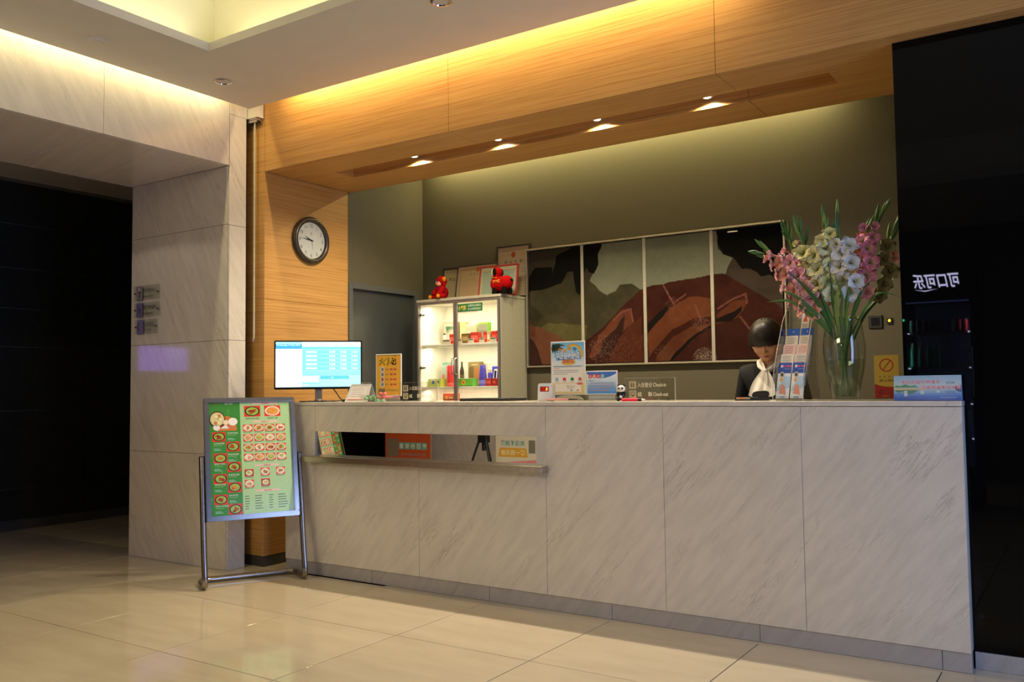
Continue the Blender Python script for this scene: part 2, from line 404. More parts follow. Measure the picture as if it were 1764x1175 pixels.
# ------------------------------------------------------------------ ceiling with lit tray, roof over the coves
ZC = 3.25
cm = MB()
CX0, CX1, CY0, CY1 = -4.45, 3.2, -8.1, -.155
TX, TY, TXE, TYE = -3.79, -1.00, 1.75, -5.2
for b_ in ((CX0, TX, CY0, CY1), (TXE, CX1, CY0, CY1), (TX, TXE, TY, CY1), (TX, TXE, CY0, TYE)):
    cm.box(b_[0], b_[1], b_[2], b_[3], ZC, ZC + .05)
ceiling = obj('ceiling', cm, M['plaster'], kind='structure')
tm = MB()
sb = .16
tm.box(TX - sb - .03, TX - sb, TYE - sb, TY + sb, ZC + .05, 3.74); tm.box(TXE + sb, TXE + sb + .03, TYE - sb, TY + sb, ZC + .05, 3.74)
tm.box(TX - sb - .03, TXE + sb + .03, TY + sb, TY + sb + .03, ZC + .05, 3.74); tm.box(TX - sb - .03, TXE + sb + .03, TYE - sb - .03, TYE - sb, ZC + .05, 3.74)
tm.box(TX - sb - .03, TXE + sb + .03, TYE - sb - .03, TY + sb + .03, 3.74, 3.78)
obj('ceiling_tray', tm, M['tray_paint'], ceiling)
rf = MB(); rf.box(-4.75, 3.3, -8.2, .9, 3.80, 3.86)
obj('roof_slab', rf, M['plaster'], ceiling)
cc = MB(); cc.box(-8.4, -5.74, -8.2, 3.4, 3.235, 3.30)
obj('passage_ceiling', cc, M['plaster'], ceiling)

# ------------------------------------------------------------------ marble wall on the left: slabs on a core
wl = obj('wall_left', MB().box(-5.72, -4.60, -.18, -.072, 0, 2.9).box(-5.72, -4.60, -3.3, -.072, 2.895, 3.85).box(-5.72, -4.60, -8.2, -3.32, 0, 3.85), M['stone_core'], kind='structure')
XM = -4.58; g = .0012
def slab(name, x0, x1, y0, y1, z0, z1, mat, par): return obj(name, MB().box(x0 + (g if x1 - x0 > .05 else 0), x1 - (g if x1 - x0 > .05 else 0), y0 + (g if y1 - y0 > .05 else 0), y1 - (g if y1 - y0 > .05 else 0), z0 + (g if z1 - z0 > .05 else 0), z1 - (g if z1 - z0 > .05 else 0)), mat, par, bevel=.0008)
ys = [-8.1, -6.0, -4.4, -3.3]
for a, b_ in zip(ys, ys[1:]): slab('marble_slab', XM - .02, XM, a, b_, 0, 2.9, M['marble_side'], wl)
for a, b_ in ((-8.1, -5.6), (-5.6, -3.3), (-3.3, -1.17), (-1.17, -.22)): slab('marble_slab', XM - .02, XM, a, b_, 2.85 if a > -3.5 else 2.9, 3.85, M['marble_side'], wl)
slab('marble_slab', XM - .02, XM, -.22, -.063, 3.222, 3.85, M['marble_side'], wl); slab('marble_slab', -4.60, -4.474, -.061, -.003, 3.222, 3.85, M['marble_side'], wl)
for z0, z1 in ((0, .80), (.80, 1.606), (1.606, 2.425), (2.425, 3.222)): slab('marble_slab', XM - .02, XM, -.218, -.07, z0, z1, M['marble_side'], wl)
for z0, z1 in ((0, .80), (.80, 1.607), (1.607, 2.431), (2.431, 2.85)): slab('marble_slab', -5.735, XM - .021, -.222, -.20, z0, z1, M['marble_jamb'], wl)
for a, b_ in ((-3.3, -1.17), (-1.17, -.222)): slab('marble_slab', -5.735, XM - .021, a, b_, 2.85, 2.872, M['marble_side'], wl)
slab('marble_slab', -5.735, XM - .021, -3.32, -3.30, 0, 2.85, M['marble_jamb'], wl)
slab('marble_slab', -5.745, -5.722, -3.3, -.2, 2.85, 3.235, M['marble_side'], wl)

# ------------------------------------------------------------------ dark tiled passage wall
wp = obj('wall_passage', MB().box(-8.0, -7.815, -8.1, 3.4, 0, 3.24), M['dark_joint'], kind='structure')
ycol = [-4.97, -4.33, -3.69, -3.05, -2.41, -1.77, -1.13, -.49, .155, .635, 1.13, 1.77, 2.41, 3.05]
zrow = [.09, .377, 1.09, 1.68, 2.035, 2.41, 2.82, 3.205]
for a, b_ in zip(ycol, ycol[1:]):
    for c, d in zip(zrow, zrow[1:]):
        obj('wall_tile', MB().box(-7.82, -7.80, a + .004, b_ - .004, c + .003, d - .003), M['dark_tile'], wp, bevel=.001)
obj('baseboard_passage', MB().box(-7.82, -7.79, -8, 3.3, 0, .085), M['dark_skirting'], kind='structure', bevel=.003)
obj('trim_passage_cornice', MB().box(-7.82, -7.77, -8, 3.3, 3.206, 3.24), M['skirting'], kind='structure').name = 'trim_5'
obj('wall_north', MB().box(-8.2, -4.9, 3.0, 3.2, 0, 3.3), M['dark_tile'], kind='structure')

# ------------------------------------------------------------------ oak pillar, bulkhead and soffit
XP, ZS = -4.464, 2.833
wpil = obj('wall_pillar', MB().box(-4.70, XP - .02, .02, .848, 0, 3.85), M['stone_core'], kind='structure')
for z0, z1 in ((.075, 1.905), (1.905, ZS)):
    obj('wood_panel', MB().box(XP - .02, XP, .001, .848, z0 + .001, z1 - .001), M['wood_x'], wpil, bevel=.0008)
for z0, z1 in ((.075, 1.0), (1.0, ZS), (ZS, 3.85)):
    obj('wood_panel', MB().box(-4.66, XP - .0015 if z1 > ZS else XP - .0205, 0, .02, z0 + .001, z1 - .001), M['wood_x'], wpil, bevel=.0008)
obj('corner_strip', MB().box(XP - .021, XP + .001, -.001, .004, .075, ZS - .001), M['wood_x'], wpil)
obj('baseboard_pillar', MB().box(-4.68, XP - .004, .004, .846, 0, .073), M['dark_skirting'], kind='structure', bevel=.002)

bulk = obj('trim_1', MB().box(XP, 3.2, .02, .03, ZS + .03, 3.85), M['stone_core'], kind='structure')
XJ = (XP, -2.785, -1.066, .75, 3.2)
SY0, SY1, SD = .325, .515, .075
for a, b_ in zip(XJ, XJ[1:]):
    obj('wood_panel', MB().box(a + g, b_ - g, 0, .02, ZS, 3.85), M['wood_x'], bulk, bevel=.0008)
soff = obj('trim_2', MB().box(XP, 3.2, .03, .83, ZS + .085, ZS + .11), M['stone_core'], kind='structure')
SX0, SX1 = -4.08, -.585
for a, b_ in zip(XJ, XJ[1:]):
    a += g; b_ -= g
    if b_ < SX0 or a > SX1:
        obj('soffit_panel', MB().box(a, b_, .021, .86, ZS, ZS + .02), M['wood_soffit'], soff, bevel=.0008); continue
    obj('soffit_panel', MB().box(a, b_, .021, SY0, ZS, ZS + .02), M['wood_soffit'], soff, bevel=.0008)
    obj('soffit_panel', MB().box(a, b_, SY1, .86, ZS, ZS + .02), M['wood_soffit'], soff, bevel=.0008)
    if a < SX0: obj('soffit_panel', MB().box(a, SX0, SY0 + .0005, SY1 - .0005, ZS, ZS + .02), M['wood_soffit'], soff)
    if b_ > SX1: obj('soffit_panel', MB().box(SX1, b_, SY0 + .0005, SY1 - .0005, ZS, ZS + .02), M['wood_soffit'], soff)
    p0, p1 = max(a, SX0), min(b_, SX1)
    obj('slot_lining', MB().box(p0, p1, SY1, SY1 + .012, ZS + .021, ZS + SD), M['wood_x'], soff)
    obj('slot_lining', MB().box(p0, p1, SY0 - .012, SY0, ZS + .021, ZS + SD), M['wood_x'], soff)
    obj('slot_lining', MB().box(p0, p1, SY0 - .012, SY1 + .012, ZS + SD, ZS + SD + .01), M['wood_soffit'], soff)
obj('slot_lining', MB().box(SX0 - .012, SX0, SY0, SY1, ZS + .021, ZS + SD), M['wood_x'], soff)
obj('slot_lining', MB().box(SX1, SX1 + .012, SY0, SY1, ZS + .021, ZS + SD), M['wood_x'], soff)
obj('soffit_edge', MB().box(XP, 3.2, .861, .875, ZS, 3.30), M['wood_x'], soff)

# ------------------------------------------------------------------ alcove behind the counter
YB = 1.79
obj('wall_back', MB().box(-4.62, .2, YB, YB + .1, 0, 3.55), M['olive'], kind='structure')
ws = MB(); DY0, DY1, DZ = .895, 1.665, 2.06
ws.box(-4.62, XP, .849, DY0 - .04, 0, ZS - .001); ws.box(-4.62, XP, .876, DY0 - .04, ZS, 3.55); ws.box(-4.62, XP, DY1 + .04, YB, 0, 3.55); ws.box(-4.62, XP, DY0 - .04, DY1 + .04, DZ + .04, 3.55)
obj('wall_side', ws, M['olive'], kind='structure')
obj('wall_east', MB().box(-.10, .2, .17, YB, 0, 3.55), M['olive'], kind='structure')
obj('trim_3', MB().box(-4.62, .2, .875, YB, 3.42, 3.55), M['plaster'], kind='structure')
d1 = struct('door_1')
obj('door_leaf', MB().box(XP - .06, XP - .02, DY0, DY1, .01, DZ), M['door'], d1, bevel=.002)
fr = MB(); fr.box(XP - .08, XP + .012, DY0 - .045, DY0, 0, DZ + .045); fr.box(XP - .08, XP + .012, DY1, DY1 + .045, 0, DZ + .045); fr.box(XP - .08, XP + .012, DY0, DY1, DZ, DZ + .045)
obj('door_frame', fr, M['door_frame'], d1, bevel=.002)
h = MB(); h.cyl((XP - .02, DY0 + .07, 1.0), (XP + .045, DY0 + .07, 1.0), .011); h.cyl((XP + .04, DY0 + .065, 1.0), (XP + .04, DY0 + .19, 1.0), .009); h.lathe([(.026, 0), (.026, .008)], 20, axis='x', c=(XP - .02, DY0 + .07, 1.0))
obj('door_handle', h, M['steel'], d1, smooth=40)

# ------------------------------------------------------------------ black glass wall on the right, rear and unseen side walls
wr = obj('wall_right', MB().box(-.20, 3.2, .118, .165, .072, ZS), M['black'], kind='structure')
for a, b_ in ((-.245, .98), (.98, 2.2), (2.2, 3.2)):
    obj('glass_panel', MB().box(a + .001, b_ - .001, .10, .118, .076, ZS - .001), M['black_glass'], wr)
obj('baseboard_right', MB().box(.003, 3.2, .094, .165, 0, .074), M['plinth'], kind='structure', bevel=.0015)
obj('wall_rear', MB().box(-8.3, 3.3, -8.25, -8.1, 0, 3.85), M['rear'], kind='structure')
wst = MB(); wst.box(3.2, 3.3, -8.2, -2.9, 0, 3.85); wst.box(3.2, 3.3, -.5, .2, 0, 3.85); wst.box(3.2, 3.3, -2.9, -.5, 2.8, 3.85); wst.box(3.2, 3.3, -2.9, -.5, 0, .3)
obj('wall_unseen_side', wst, M['rear'], kind='structure')
w1 = struct('fill_window')  # unseen window, added to go with the bluish side fill
wf = MB()
for a, b_ in ((-2.9, -2.85), (-1.73, -1.67), (-.55, -.5)): wf.box(3.19, 3.27, a, b_, .3, 2.8)
for a, b_ in ((.3, .36), (2.74, 2.8)): wf.box(3.19, 3.27, -2.9, -.5, a, b_)
obj('fill_window_frame', wf, M['black'], w1, bevel=.003)
for a, b_ in ((-2.85, -1.73), (-1.67, -.55)): obj('pane', MB().box(3.225, 3.233, a, b_, .36, 2.74), M['glass'], w1)

# header of the sliding glass pocket beside the marble pillar
t4 = obj('trim_4', MB().box(-4.60, -4.49, -.058, -.048, 3.19, 3.21).box(-4.60, -4.49, -.014, -.004, 3.19, 3.21).box(-4.60, -4.49, -.058, -.004, 3.206, 3.220), M['steel'], kind='structure')
# ================================================================== THE COUNTER
H = 1.164
cnt = thing('reception_counter', 'long reception counter clad in pale veined marble slabs with a mirror strip', 'counter', (-2.12, 0, 0))
def cl(mb): mb.v = [(x + 2.12, y, z) for x, y, z in mb.v]; return mb
core = MB().box(-4.225, -.25, .03, .48, .02, 1.138).box(-.25, -.018, .03, .088, .02, 1.138)
obj('core', cl(core), M['stone_core'], cnt)
XB = (-4.24, -3.95, -3.04, -2.113, -1.398, -.69, 0.0)
MX0, MX1, MZ0, MZ1 = -3.955, -2.113, .802, .966
for i, (a, b_) in enumerate(zip(XB, XB[1:])):
    rows = [(.086, 1.139)] if not (i in (1, 2)) else [(.086, MZ0), (MZ1, 1.139)]
    for z0, z1 in rows:
        obj('marble_slab', cl(MB().box(a + .001, b_ - .001, 0, .022, z0 + .001, z1 - .0012)), M['marble_counter'], cnt, bevel=.0008)
obj('marble_slab', cl(MB().box(-.02, -.0005, .0225, .09, .086, 1.139)), M['marble_side'], cnt, bevel=.0008)
obj('marble_slab', cl(MB().box(-4.2395, -4.22, .0225, .5, .086, 1.139)), M['marble_side'], cnt, bevel=.0008)
xs = [-4.24, -3.3155, -2.5155, -1.7155, -.9155, -.1155, 0]
xs = [-4.24, -3.44, -2.515, -1.715, -.915, -.115, 0]
for a, b_ in zip(xs, xs[1:]):
    obj('plinth_stone', cl(MB().box(a + .0012, b_ - .0012, .006, .028, .001, .085)), M['plinth'], cnt, bevel=.001)
obj('plinth_stone', cl(MB().box(-.028, -.004, .029, .09, .001, .085)), M['plinth'], cnt, bevel=.001)
top = MB().box(-4.24, -.246, 0, .50, 1.1405, H).box(-.246, 0, 0, .0985, 1.1405, H)
obj('countertop', cl(top), M['marble_top'], cnt, bevel=.0015)
obj('mirror_strip', cl(MB().box(MX0, MX1, .012, .018, MZ0, MZ1)), M['mirror'], cnt)
sh = MB().box(-3.985, -2.10, -.075, -.003, .764, .772).box(-3.985, -2.10, -.075, -.067, .772, .802).box(-3.985, -2.10, -.075, .011, .7985, .8035)
sh.box(-3.985, -3.979, -.066, -.003, .772, .799).box(-2.106, -2.10, -.066, -.003, .772, .799)
obj('bag_shelf', cl(sh), M['steel'], cnt, bevel=.001)

# ================================================================== CEILING FITTINGS
def downlight(name, label, x, y, z, r, lens, grp):
    t = thing(name, label, 'lamp', (x, y, z), group=grp)
    m = MB().lathe([(r, 0), (r * 1.02, -.004), (r * .82, -.006), (r * .78, 0)], 32, cap=False); obj('trim_ring', m, M['chrome'], t, smooth=40)
    m = MB().lathe([(r * .78, 0), (r * .6, .018), (r * .42, .03)], 32, cap=False); obj('reflector', m, M['chrome'], t, smooth=60)
    m = MB().lathe([(.0001, .02), (r * .30, .022), (r * .46, .034), (.0001, .034)], 24); obj('lens', m, M[lens], t, smooth=60)
    return t
# the ceiling plaster hides the top of these bodies
downlight('ceiling_downlight', 'round recessed downlight with bluish lens near the ceiling corner over the marble wall', -4.14, -.62, 3.2492, .052, 'lamp_dim', 'downlights in the plaster ceiling')
downlight('ceiling_downlight', 'chrome recessed downlight cut by the upper picture edge, before the wood bulkhead', -2.26, -.735, 3.2492, .055, 'lamp_dim', 'downlights in the plaster ceiling')
t = thing('smoke_detector', 'small flat round ceiling cover beside the light tray near the marble wall', 'detector', (-4.17, -1.46, 3.2497))
obj('cover', MB().lathe([(.058, 0), (.058, -.007), (.05, -.011), (.0001, -.012)], 36), M['plaster'], t, smooth=35)
obj('vent_ring', MB().lathe([(.034, -.0122), (.034, -.015), (.026, -.017), (.0001, -.0172)], 28), M['plaster'], t, smooth=35)
lbls = ['small downlight in the soffit slot nearest the oak pillar', 'second small downlight in the soffit slot from the oak pillar', 'third small downlight in the soffit slot, over the painting', 'small downlight in the soffit slot nearest the black glass wall']
for sx, lb in zip((-3.44, -2.725, -1.99, -1.285), lbls):
    t = thing('slot_downlight', lb, 'lamp', (sx, .455, ZS + SD), group='downlights in the soffit slot')
    obj('housing', MB().lathe([(.034, 0), (.034, -.031), (.029, -.033), (.026, -.028), (.0001, -.028)], 24), M['chrome'], t, smooth=35)
    obj('lens', MB().lathe([(.0001, -.0285), (.022, -.0285), (.020, -.031), (.0001, -.033)], 20), M['lamp'], t, smooth=40)
# glass leaf of the pocket door, seen edge on
t = thing('sliding_glass', 'tall glass pane seen edge on between marble pillar and oak pillar', 'glass pane', (-4.535, -.033, 0))
obj('pane', MB().box(-.0035, .0035, -.005, .005, 1.62, 3.204), simple('glass_edge', (.50, .50, .38), .2, var=.05), t)
obj('bottom_rail', MB().box(-.006, .006, -.008, .008, 1.596, 1.622), M['steel'], t, bevel=.001)

# ================================================================== WALL CLOCK on the oak pillar (faces +x)
ck = thing('wall_clock', 'round wall clock with dark brown rim and white face on the oak pillar', 'clock', (XP + .0005, .437, 2.385), (0, 0, PI / 2))
RC = .178
obj('rim', MB().lathe([(RC * .9, 0), (RC * 1.0, -.008), (RC * 1.02, -.02), (RC * .97, -.034), (RC * .88, -.038), (RC * .80, -.03), (RC * .775, -.018)], 64, axis='y', cap=False), simple('clock_rim', (.035, .026, .017), .3, var=.15), ck, smooth=50)
obj('dial', MB().lathe([(.0001, -.0165), (RC * .79, -.0165), (RC * .79, -.012), (.0001, -.012)], 56, axis='y'), simple('clock_dial', (.70, .68, .68), .5, var=.02), ck)
for k in range(1, 13):
    a = PI / 2 - k * PI / 6; printed('numeral', MB().text(str(k), RC * .64 * math.cos(a), RC * .64 * math.sin(a), -.0170, .026, (.03, .03, .03)), M['print'], ck)
printed('dial_mark', MB().text('天', 0, RC * .30, -.0170, .018, hx('8a4a30')), M['print'], ck)
def hand(ang, ln, wd, y, name, mat):
    d = Vector((math.cos(ang), math.sin(ang))); p = Vector((-d.y, d.x))
    pts = [d * -ln * .18 + p * wd, d * -ln * .18 - p * wd, d * ln * .3 - p * wd * 1.1, d * ln, d * ln * .3 + p * wd * 1.1]
    obj(name, MB().prism([(q.x, q.y) for q in pts], y, y - .0012), mat, ck)
hand(PI / 2 - 2 * PI * (9.77 / 12), .075, .0042, -.0175, 'hour_hand', M['black'])
hand(PI / 2 - 2 * PI * (46 / 60), .108, .0034, -.0195, 'minute_hand', M['black'])
hand(PI / 2 - 2 * PI * (28 / 60), .066, .0009, -.0215, 'second_hand', M['skirting'])
obj('hub', MB().cyl((0, -.017, 0), (0, -.0235, 0), .005, n=14), M['black'], ck)
obj('clock_glass', MB().lathe([(RC * .78, -.030), (RC * .5, -.0325), (.0001, -.0335)], 40, axis='y'), M['glass'], ck, smooth=60)

# ================================================================== three acrylic room signs on the marble jamb
def jamb_sign(label, x, z, wd, l1, l2, icon, sq):
    t = thing('wall_sign', label, 'sign', (x, -.2245, z), group='acrylic signs on the marble jamb')
    obj('plate', MB().box(0, wd, -.012, -.008, -.057, .057), M['acrylic'], t)
    p = MB(); p.pr_rect(.028, .108, -.052, .054, -.0124, sq)
    p.text(l1, .122, .018, -.0124, .034, hx('332f38'), 'L', wfit=(wd - .17)); p.text(l2, .122, -.026, -.0124, .022, hx('332f38'), 'L', wfit=(wd - .20))
    dk = hx('3a3444')
    if icon == 'T': p.pr_rect(.050, .090, -.0, .010, -.0127, dk); p.pr_rect(.064, .076, -.042, .002, -.0127, dk); p.pr_disc(.068, .030, .010, .010, -.0127, hx('c9c2d0'))
    if icon == 'F': p.pr_rect(.052, .060, -.042, .04, -.0127, dk); p.pr_rect(.052, .088, .0, .010, -.0127, dk); p.pr_rect(.075, .083, -.042, .0, -.0127, dk)
    if icon == 'C':
        a = [(.068 + .034 * math.cos(q), .002 + .034 * math.sin(q)) for q in np.linspace(1.9, 4.6, 12)]; b2 = [(.072 + .026 * math.cos(q), .002 + .030 * math.sin(q)) for q in np.linspace(4.4, 2.1, 12)]
        p.pr_poly(a + b2, -.0127, dk)
    printed('lettering', p, M['print'], t)
    for sx in (.012, wd - .018):
        obj('standoff', MB().cyl((sx, .0, .0), (sx, -.016, .0), .007, n=14), M['chrome'], t, smooth=40)
jamb_sign('top acrylic sign of the three on the marble jamb, with grey square icon', -5.678, 2.005, .32, '电子商务中心', 'biz centre', 'T', hx('8a8088'))
jamb_sign('middle acrylic sign of the three on the marble jamb, with violet square icon', -5.676, 1.875, .32, '餐厅咖啡酒吧', 'Restaurant', 'F', hx('756c98'))
jamb_sign('lowest acrylic sign of the three on the marble jamb, with telephone handset icon', -5.664, 1.745, .285, '公用电话', 'Pay Tel', 'C', hx('7a709c'))
# screen on the passage wall: only its reflection in the polished jamb is in view
t = thing('wall_screen', 'glowing violet wall screen in the dark passage, mirrored on the marble jamb', 'screen', (-7.797, -1.92, 1.60), (0, 0, PI / 2))
obj('bezel', MB().box(-.32, .32, -.03, 0, -.155, .155), M['black'], t, bevel=.004)
sc_ = MB(); sc_.pr_rect(-.295, .295, -.13, .13, -.031, tuple(c * 5 for c in lin(128, 96, 225))); sc_.pr_rect(-.28, -.02, .02, .11, -.0313, tuple(c * 5 for c in lin(150, 130, 235))); printed('display', sc_, M['screen'], t)

# ================================================================== MENU STAND
e2 = Vector((.47885, .87790, 0)); ms_rot = math.atan2(e2.y, e2.x)
ms = thing('menu_stand', 'steel floor stand with green restaurant menu board left of the counter', 'sign stand', (-4.192, -.680, 0), (0, 0, ms_rot))
# local: x along the stand, -y towards the viewer, z up
LEAN = .21
def post_path(x, sgn):
    pts = [(x, LEAN * .82 - .0, .82)]
    pts += [(x, LEAN * z, z) for z in (.6, .35, .14)]
    for q in (0.25, .5, .75, 1.): pts.append((x, .028 - .02 + .02 * (1 - math.cos(q * 1.5)) + .006, .14 - .119 * math.sin(q * PI / 2)))
    return pts
frame_t = MB()
pL, pR = -.012, .618
pa = [(pL, LEAN * .82, .82), (pL, LEAN * .5, .5), (pL, LEAN * .2, .2), (pL, .010, .09), (pL, .004, .05), (pL, .012, .028), (pL, .035, .020), (pL, .10, .020), (pL, .18, .020), (pL + .008, .212, .020), (pL + .032, .235, .020), (pL + .075, .243, .020)]
pb = [(pR - (p[0] - pL), p[1], p[2]) for p in reversed(pa)]
frame_t.tube(pa + pb, .0185, 14)
obj('tube_frame', frame_t, M['dark_steel'], ms, smooth=50)
for x in (pL, pR): obj('tube_cap', MB().cyl((x, LEAN * .82, .82), (x, LEAN * .825, .8235), .0192, n=14), M['black'], ms, smooth=40)
bd = thing('board', '', ''); del bd['label']; del bd['category']
bd.parent = ms; bd.location = (.003, LEAN * .415 - .018, .415); bd.rotation_euler = (-math.atan(LEAN), 0, 0)
BW, BH = .592, .80
bf = MB().frame(0, BW, 0, BH, -.022, .022, .032); obj('board_frame', bf, M['dark_steel'], bd, bevel=.004, seg=2)
obj('board_panel', MB().box(.02, BW - .02, -.010, .010, .02, BH - .02), M['white_plastic'], bd)
def menu_print(sgn):
    p = MB(); y = -.0106; d = -.0004
    GD, GL = hx('3f8a3a'), hx('a9cf9c')
    x0, x1, z0, z1 = .030, BW - .030, .030, BH - .030; W_, H_ = x1 - x0, z1 - z0; xm = x0 + W_ * .375
    X = lambda u: x0 + u * W_
    Z = lambda v: z1 - v * H_
    p.pr_rect(x0, xm, z0, z1, y, GD); p.pr_rect(xm, x1, z0, z1, y, GL)
    rnd = random.Random(3)
    for k in range(9):
        u, v = rnd.random() * .36, rnd.random(); p.pr_poly([(X(u), Z(v)), (X(u + .01), Z(v - .003)), (X(u + .012), Z(min(1, v + .07)))], y + d, hx('79b356'))
    RED = hx('dc3c26')
    def dish(u, v, w_, h_, rim, food, food2, garnish, dark=False, wb=False):
        p.pr_rect(X(u), X(u + w_), Z(v + h_), Z(v), y + d, RED)
        cx, cz = X(u + w_ / 2), Z(v + h_ / 2); rx, rz = w_ * W_ * .46, h_ * H_ * .45
        p.pr_disc(cx, cz, rx, rz, y + 2 * d, rim); p.pr_disc(cx, cz, rx * .82, rz * .82, y + 3 * d, garnish)
        for k in range(9):
            a = rnd.random() * 6.3; q = rnd.random() * .5
            p.pr_disc(cx + rx * q * math.cos(a), cz + rz * q * math.sin(a), rx * rnd.uniform(.15, .27), rz * rnd.uniform(.15, .27), y + (4 + k * .5) * d, food if k % 2 else food2, 10)
    BLK = hx('23282a'); WHT = hx('efe6df'); GRN = hx('9cba4e')
    foods = [(hx('8a2f1c'), hx('b0552a')), (hx('d98a3a'), hx('e6a552')), (hx('c9602c'), hx('d68b48')), (hx('b34a35'), hx('cc6a4a')), (hx('d8c45a'), hx('c8b04a')), (hx('8e5a2a'), hx('b98440')), (hx('e0b08a'), hx('cf8f6a')), (hx('8fae4a'), hx('b8c868'))]
    # left column: header picture and eight dishes in two columns
    p.pr_disc(X(.10), Z(.155), .052, .058, y + d, hx('4a3a26')); p.pr_disc(X(.10), Z(.15), .044, .046, y + 2 * d, hx('d9cfa0'))
    for k in range(8): p.pr_disc(X(.10) + rnd.uniform(-.026, .026), Z(.15) + rnd.uniform(-.026, .026), .012, .011, y + (3 + k * .4) * d, (hx('c98a3c'), hx('efe3b8'), hx('a8b45c'))[k % 3], 10)
    p.pr_disc(X(.21), Z(.17), .045, .034, y + d, hx('c9743c')); p.pr_disc(X(.20), Z(.18), .018, .016, y + 2 * d, hx('f0dcc0')); p.pr_disc(X(.285), Z(.175), .030, .026, y + 2 * d, hx('f2eef0'))
    p.pr_poly([(X(.06), Z(.21)), (X(.33), Z(.21)), (X(.33), Z(.255)), (X(.09), Z(.255))], y + d, hx('cf7a4a')); p.pr_disc(X(.09), Z(.225), .022, .02, y + 2 * d, hx('efe6e4')); p.pr_poly([(X(.13), Z(.235)), (X(.20), Z(.20)), (X(.24), Z(.235))], y + 2 * d, hx('e8e2e6'))
    p.text('餐厅推荐', X(.24), Z(.012), y + d, .012, hx('e8d8d8')); p.text('味', X(.08), Z(.012), y + d, .012, RED)
    for i, (u, v) in enumerate([(.035, .265), (.20, .355), (.045, .455), (.205, .535), (.04, .635), (.205, .715), (.04, .815), (.205, .902)]):
        dish(u, v, .158, .086 if v < .9 else .092, BLK, *foods[i % 3 if i % 3 != 1 else 0], GRN)
        tu = .215 if u < .1 else .05; nmx = ['红烧牛肉饭', '台式卤肉饭', '香菇滑鸡饭', '咖喱牛肉饭', '鱼香肉丝饭', '梅菜扣肉饭', '扬州炒饭', '农家小炒肉饭'][i]
        p.text(nmx, X(tu), Z(v + .012), y + d, .013, hx('dfeadb'), 'L'); p.pr_rect(X(tu), X(tu + .10), Z(v + .034), Z(v + .030), y + d, hx('8fc28a')); p.pr_rect(X(tu), X(tu + .07), Z(v + .062), Z(v + .057), y + d, hx('9bd0c8')); p.pr_rect(X(tu), X(tu + .09), Z(v + .074), Z(v + .069), y + d, hx('9bd0c8'))
    # right part
    PK = hx('e4c3bd')
    def bar(v, txt): p.pr_rect(X(.53), X(.83), Z(v + .018), Z(v), y + d, PK); p.text(txt, X(.68), Z(v + .009), y + 2 * d, .011, hx('b8403a'))
    bar(.004, '特色推荐'); dish(.425, .035, .20, .098, hx('2a3a30'), *foods[0], GRN); dish(.675, .035, .20, .098, WHT, *foods[1], hx('e2a04a'))
    p.text('招牌红烧牛肉面', X(.525), Z(.150), y + d, .012, hx('33402e')); p.text('酸汤虾仁面', X(.775), Z(.150), y + d, .012, hx('33402e'))
    bar(.172, '家常小炒')
    for r in range(4):
        for c in range(4):
            dish(.405 + c * .135, .205 + r * .088, .115, .062, WHT, *foods[(r * 4 + c * 3 + 2) % 8], (hx('e8d8c0'), hx('d8b070'), hx('9fbf5a'))[(r + c) % 3])
            p.pr_rect(X(.41 + c * .135), X(.50 + c * .135), Z(.276 + r * .088), Z(.272 + r * .088), y + d, hx('58704a'))
    bar(.566, '汤羹主食')
    for (u, v, k) in ((.405, .605, 7), (.60, .60, 5), (.79, .598, 3), (.405, .70, 6), (.60, .695, 4)):
        dish(u, v, .11, .066, (WHT, hx('30362e'))[k in (7, 4)], *foods[k], hx('e0dcc0')); p.pr_rect(X(u), X(u + .10), Z(v + .076), Z(v + .072), y + d, hx('58704a'))
    bar(.79, '酒水饮料')
    for c, u in enumerate((.40, .52, .69, .80)):
        for r in range(6): p.pr_rect(X(u), X(u + (.05, .09, .05, .11)[c] * rnd.uniform(.8, 1.1)), Z(.846 + r * .022), Z(.840 + r * .022), y + d, hx('4a5e40'))
    if sgn < 0: p.v = [(BW - x, -yy, z) for x, yy, z in p.v]
    return p
printed('menu_sheet', menu_print(1), M['gloss_print'], bd)
printed('menu_sheet', menu_print(-1), M['gloss_print'], bd)
# ================================================================== THINGS ON THE COUNTER (front faces local -y)
HC = H + .0004
# ---- monitor
mo = thing('computer_monitor', 'thin black monitor with bright blue room rate table on its screen', 'monitor', (-4.035, .115, HC), (0, 0, math.radians(47)))
SW, SH, SZ = .60, .340, .088
obj('housing', MB().box(-SW / 2, SW / 2, -.008, .022, SZ, SZ + SH), M['black_gloss'], mo, bevel=.004, seg=2)
p = MB(); a0, a1, b0, b1 = -SW / 2 + .010, SW / 2 - .010, SZ + .016, SZ + SH - .010; y = -.0084
K = lambda c, s=1.0: tuple(q * s for q in lin(*c))
p.pr_rect(a0, a1, b0, b1, y, K((150, 226, 246), 1.25))
XX = lambda u: a0 + (a1 - a0) * u
ZZ = lambda v: b1 - (b1 - b0) * v
p.pr_rect(XX(0), XX(.305), ZZ(1), ZZ(.155), y - .0002, K((225, 250, 255), 1.5)); p.pr_rect(XX(0), XX(.305), ZZ(.155), ZZ(.05), y - .0002, K((70, 170, 235), 1.1))
p.text('Wednesday 13 May 2015', XX(.01), ZZ(.075), y - .0005, .012, K((235, 250, 255), 1.4), 'L', wfit=(a1 - a0) * .27)
p.pr_rect(XX(.305), XX(1), ZZ(.10), ZZ(0), y - .0002, K((250, 255, 255), 1.5)); p.pr_rect(XX(.31), XX(1), ZZ(.165), ZZ(.11), y - .0002, K((110, 210, 240), 1.1))
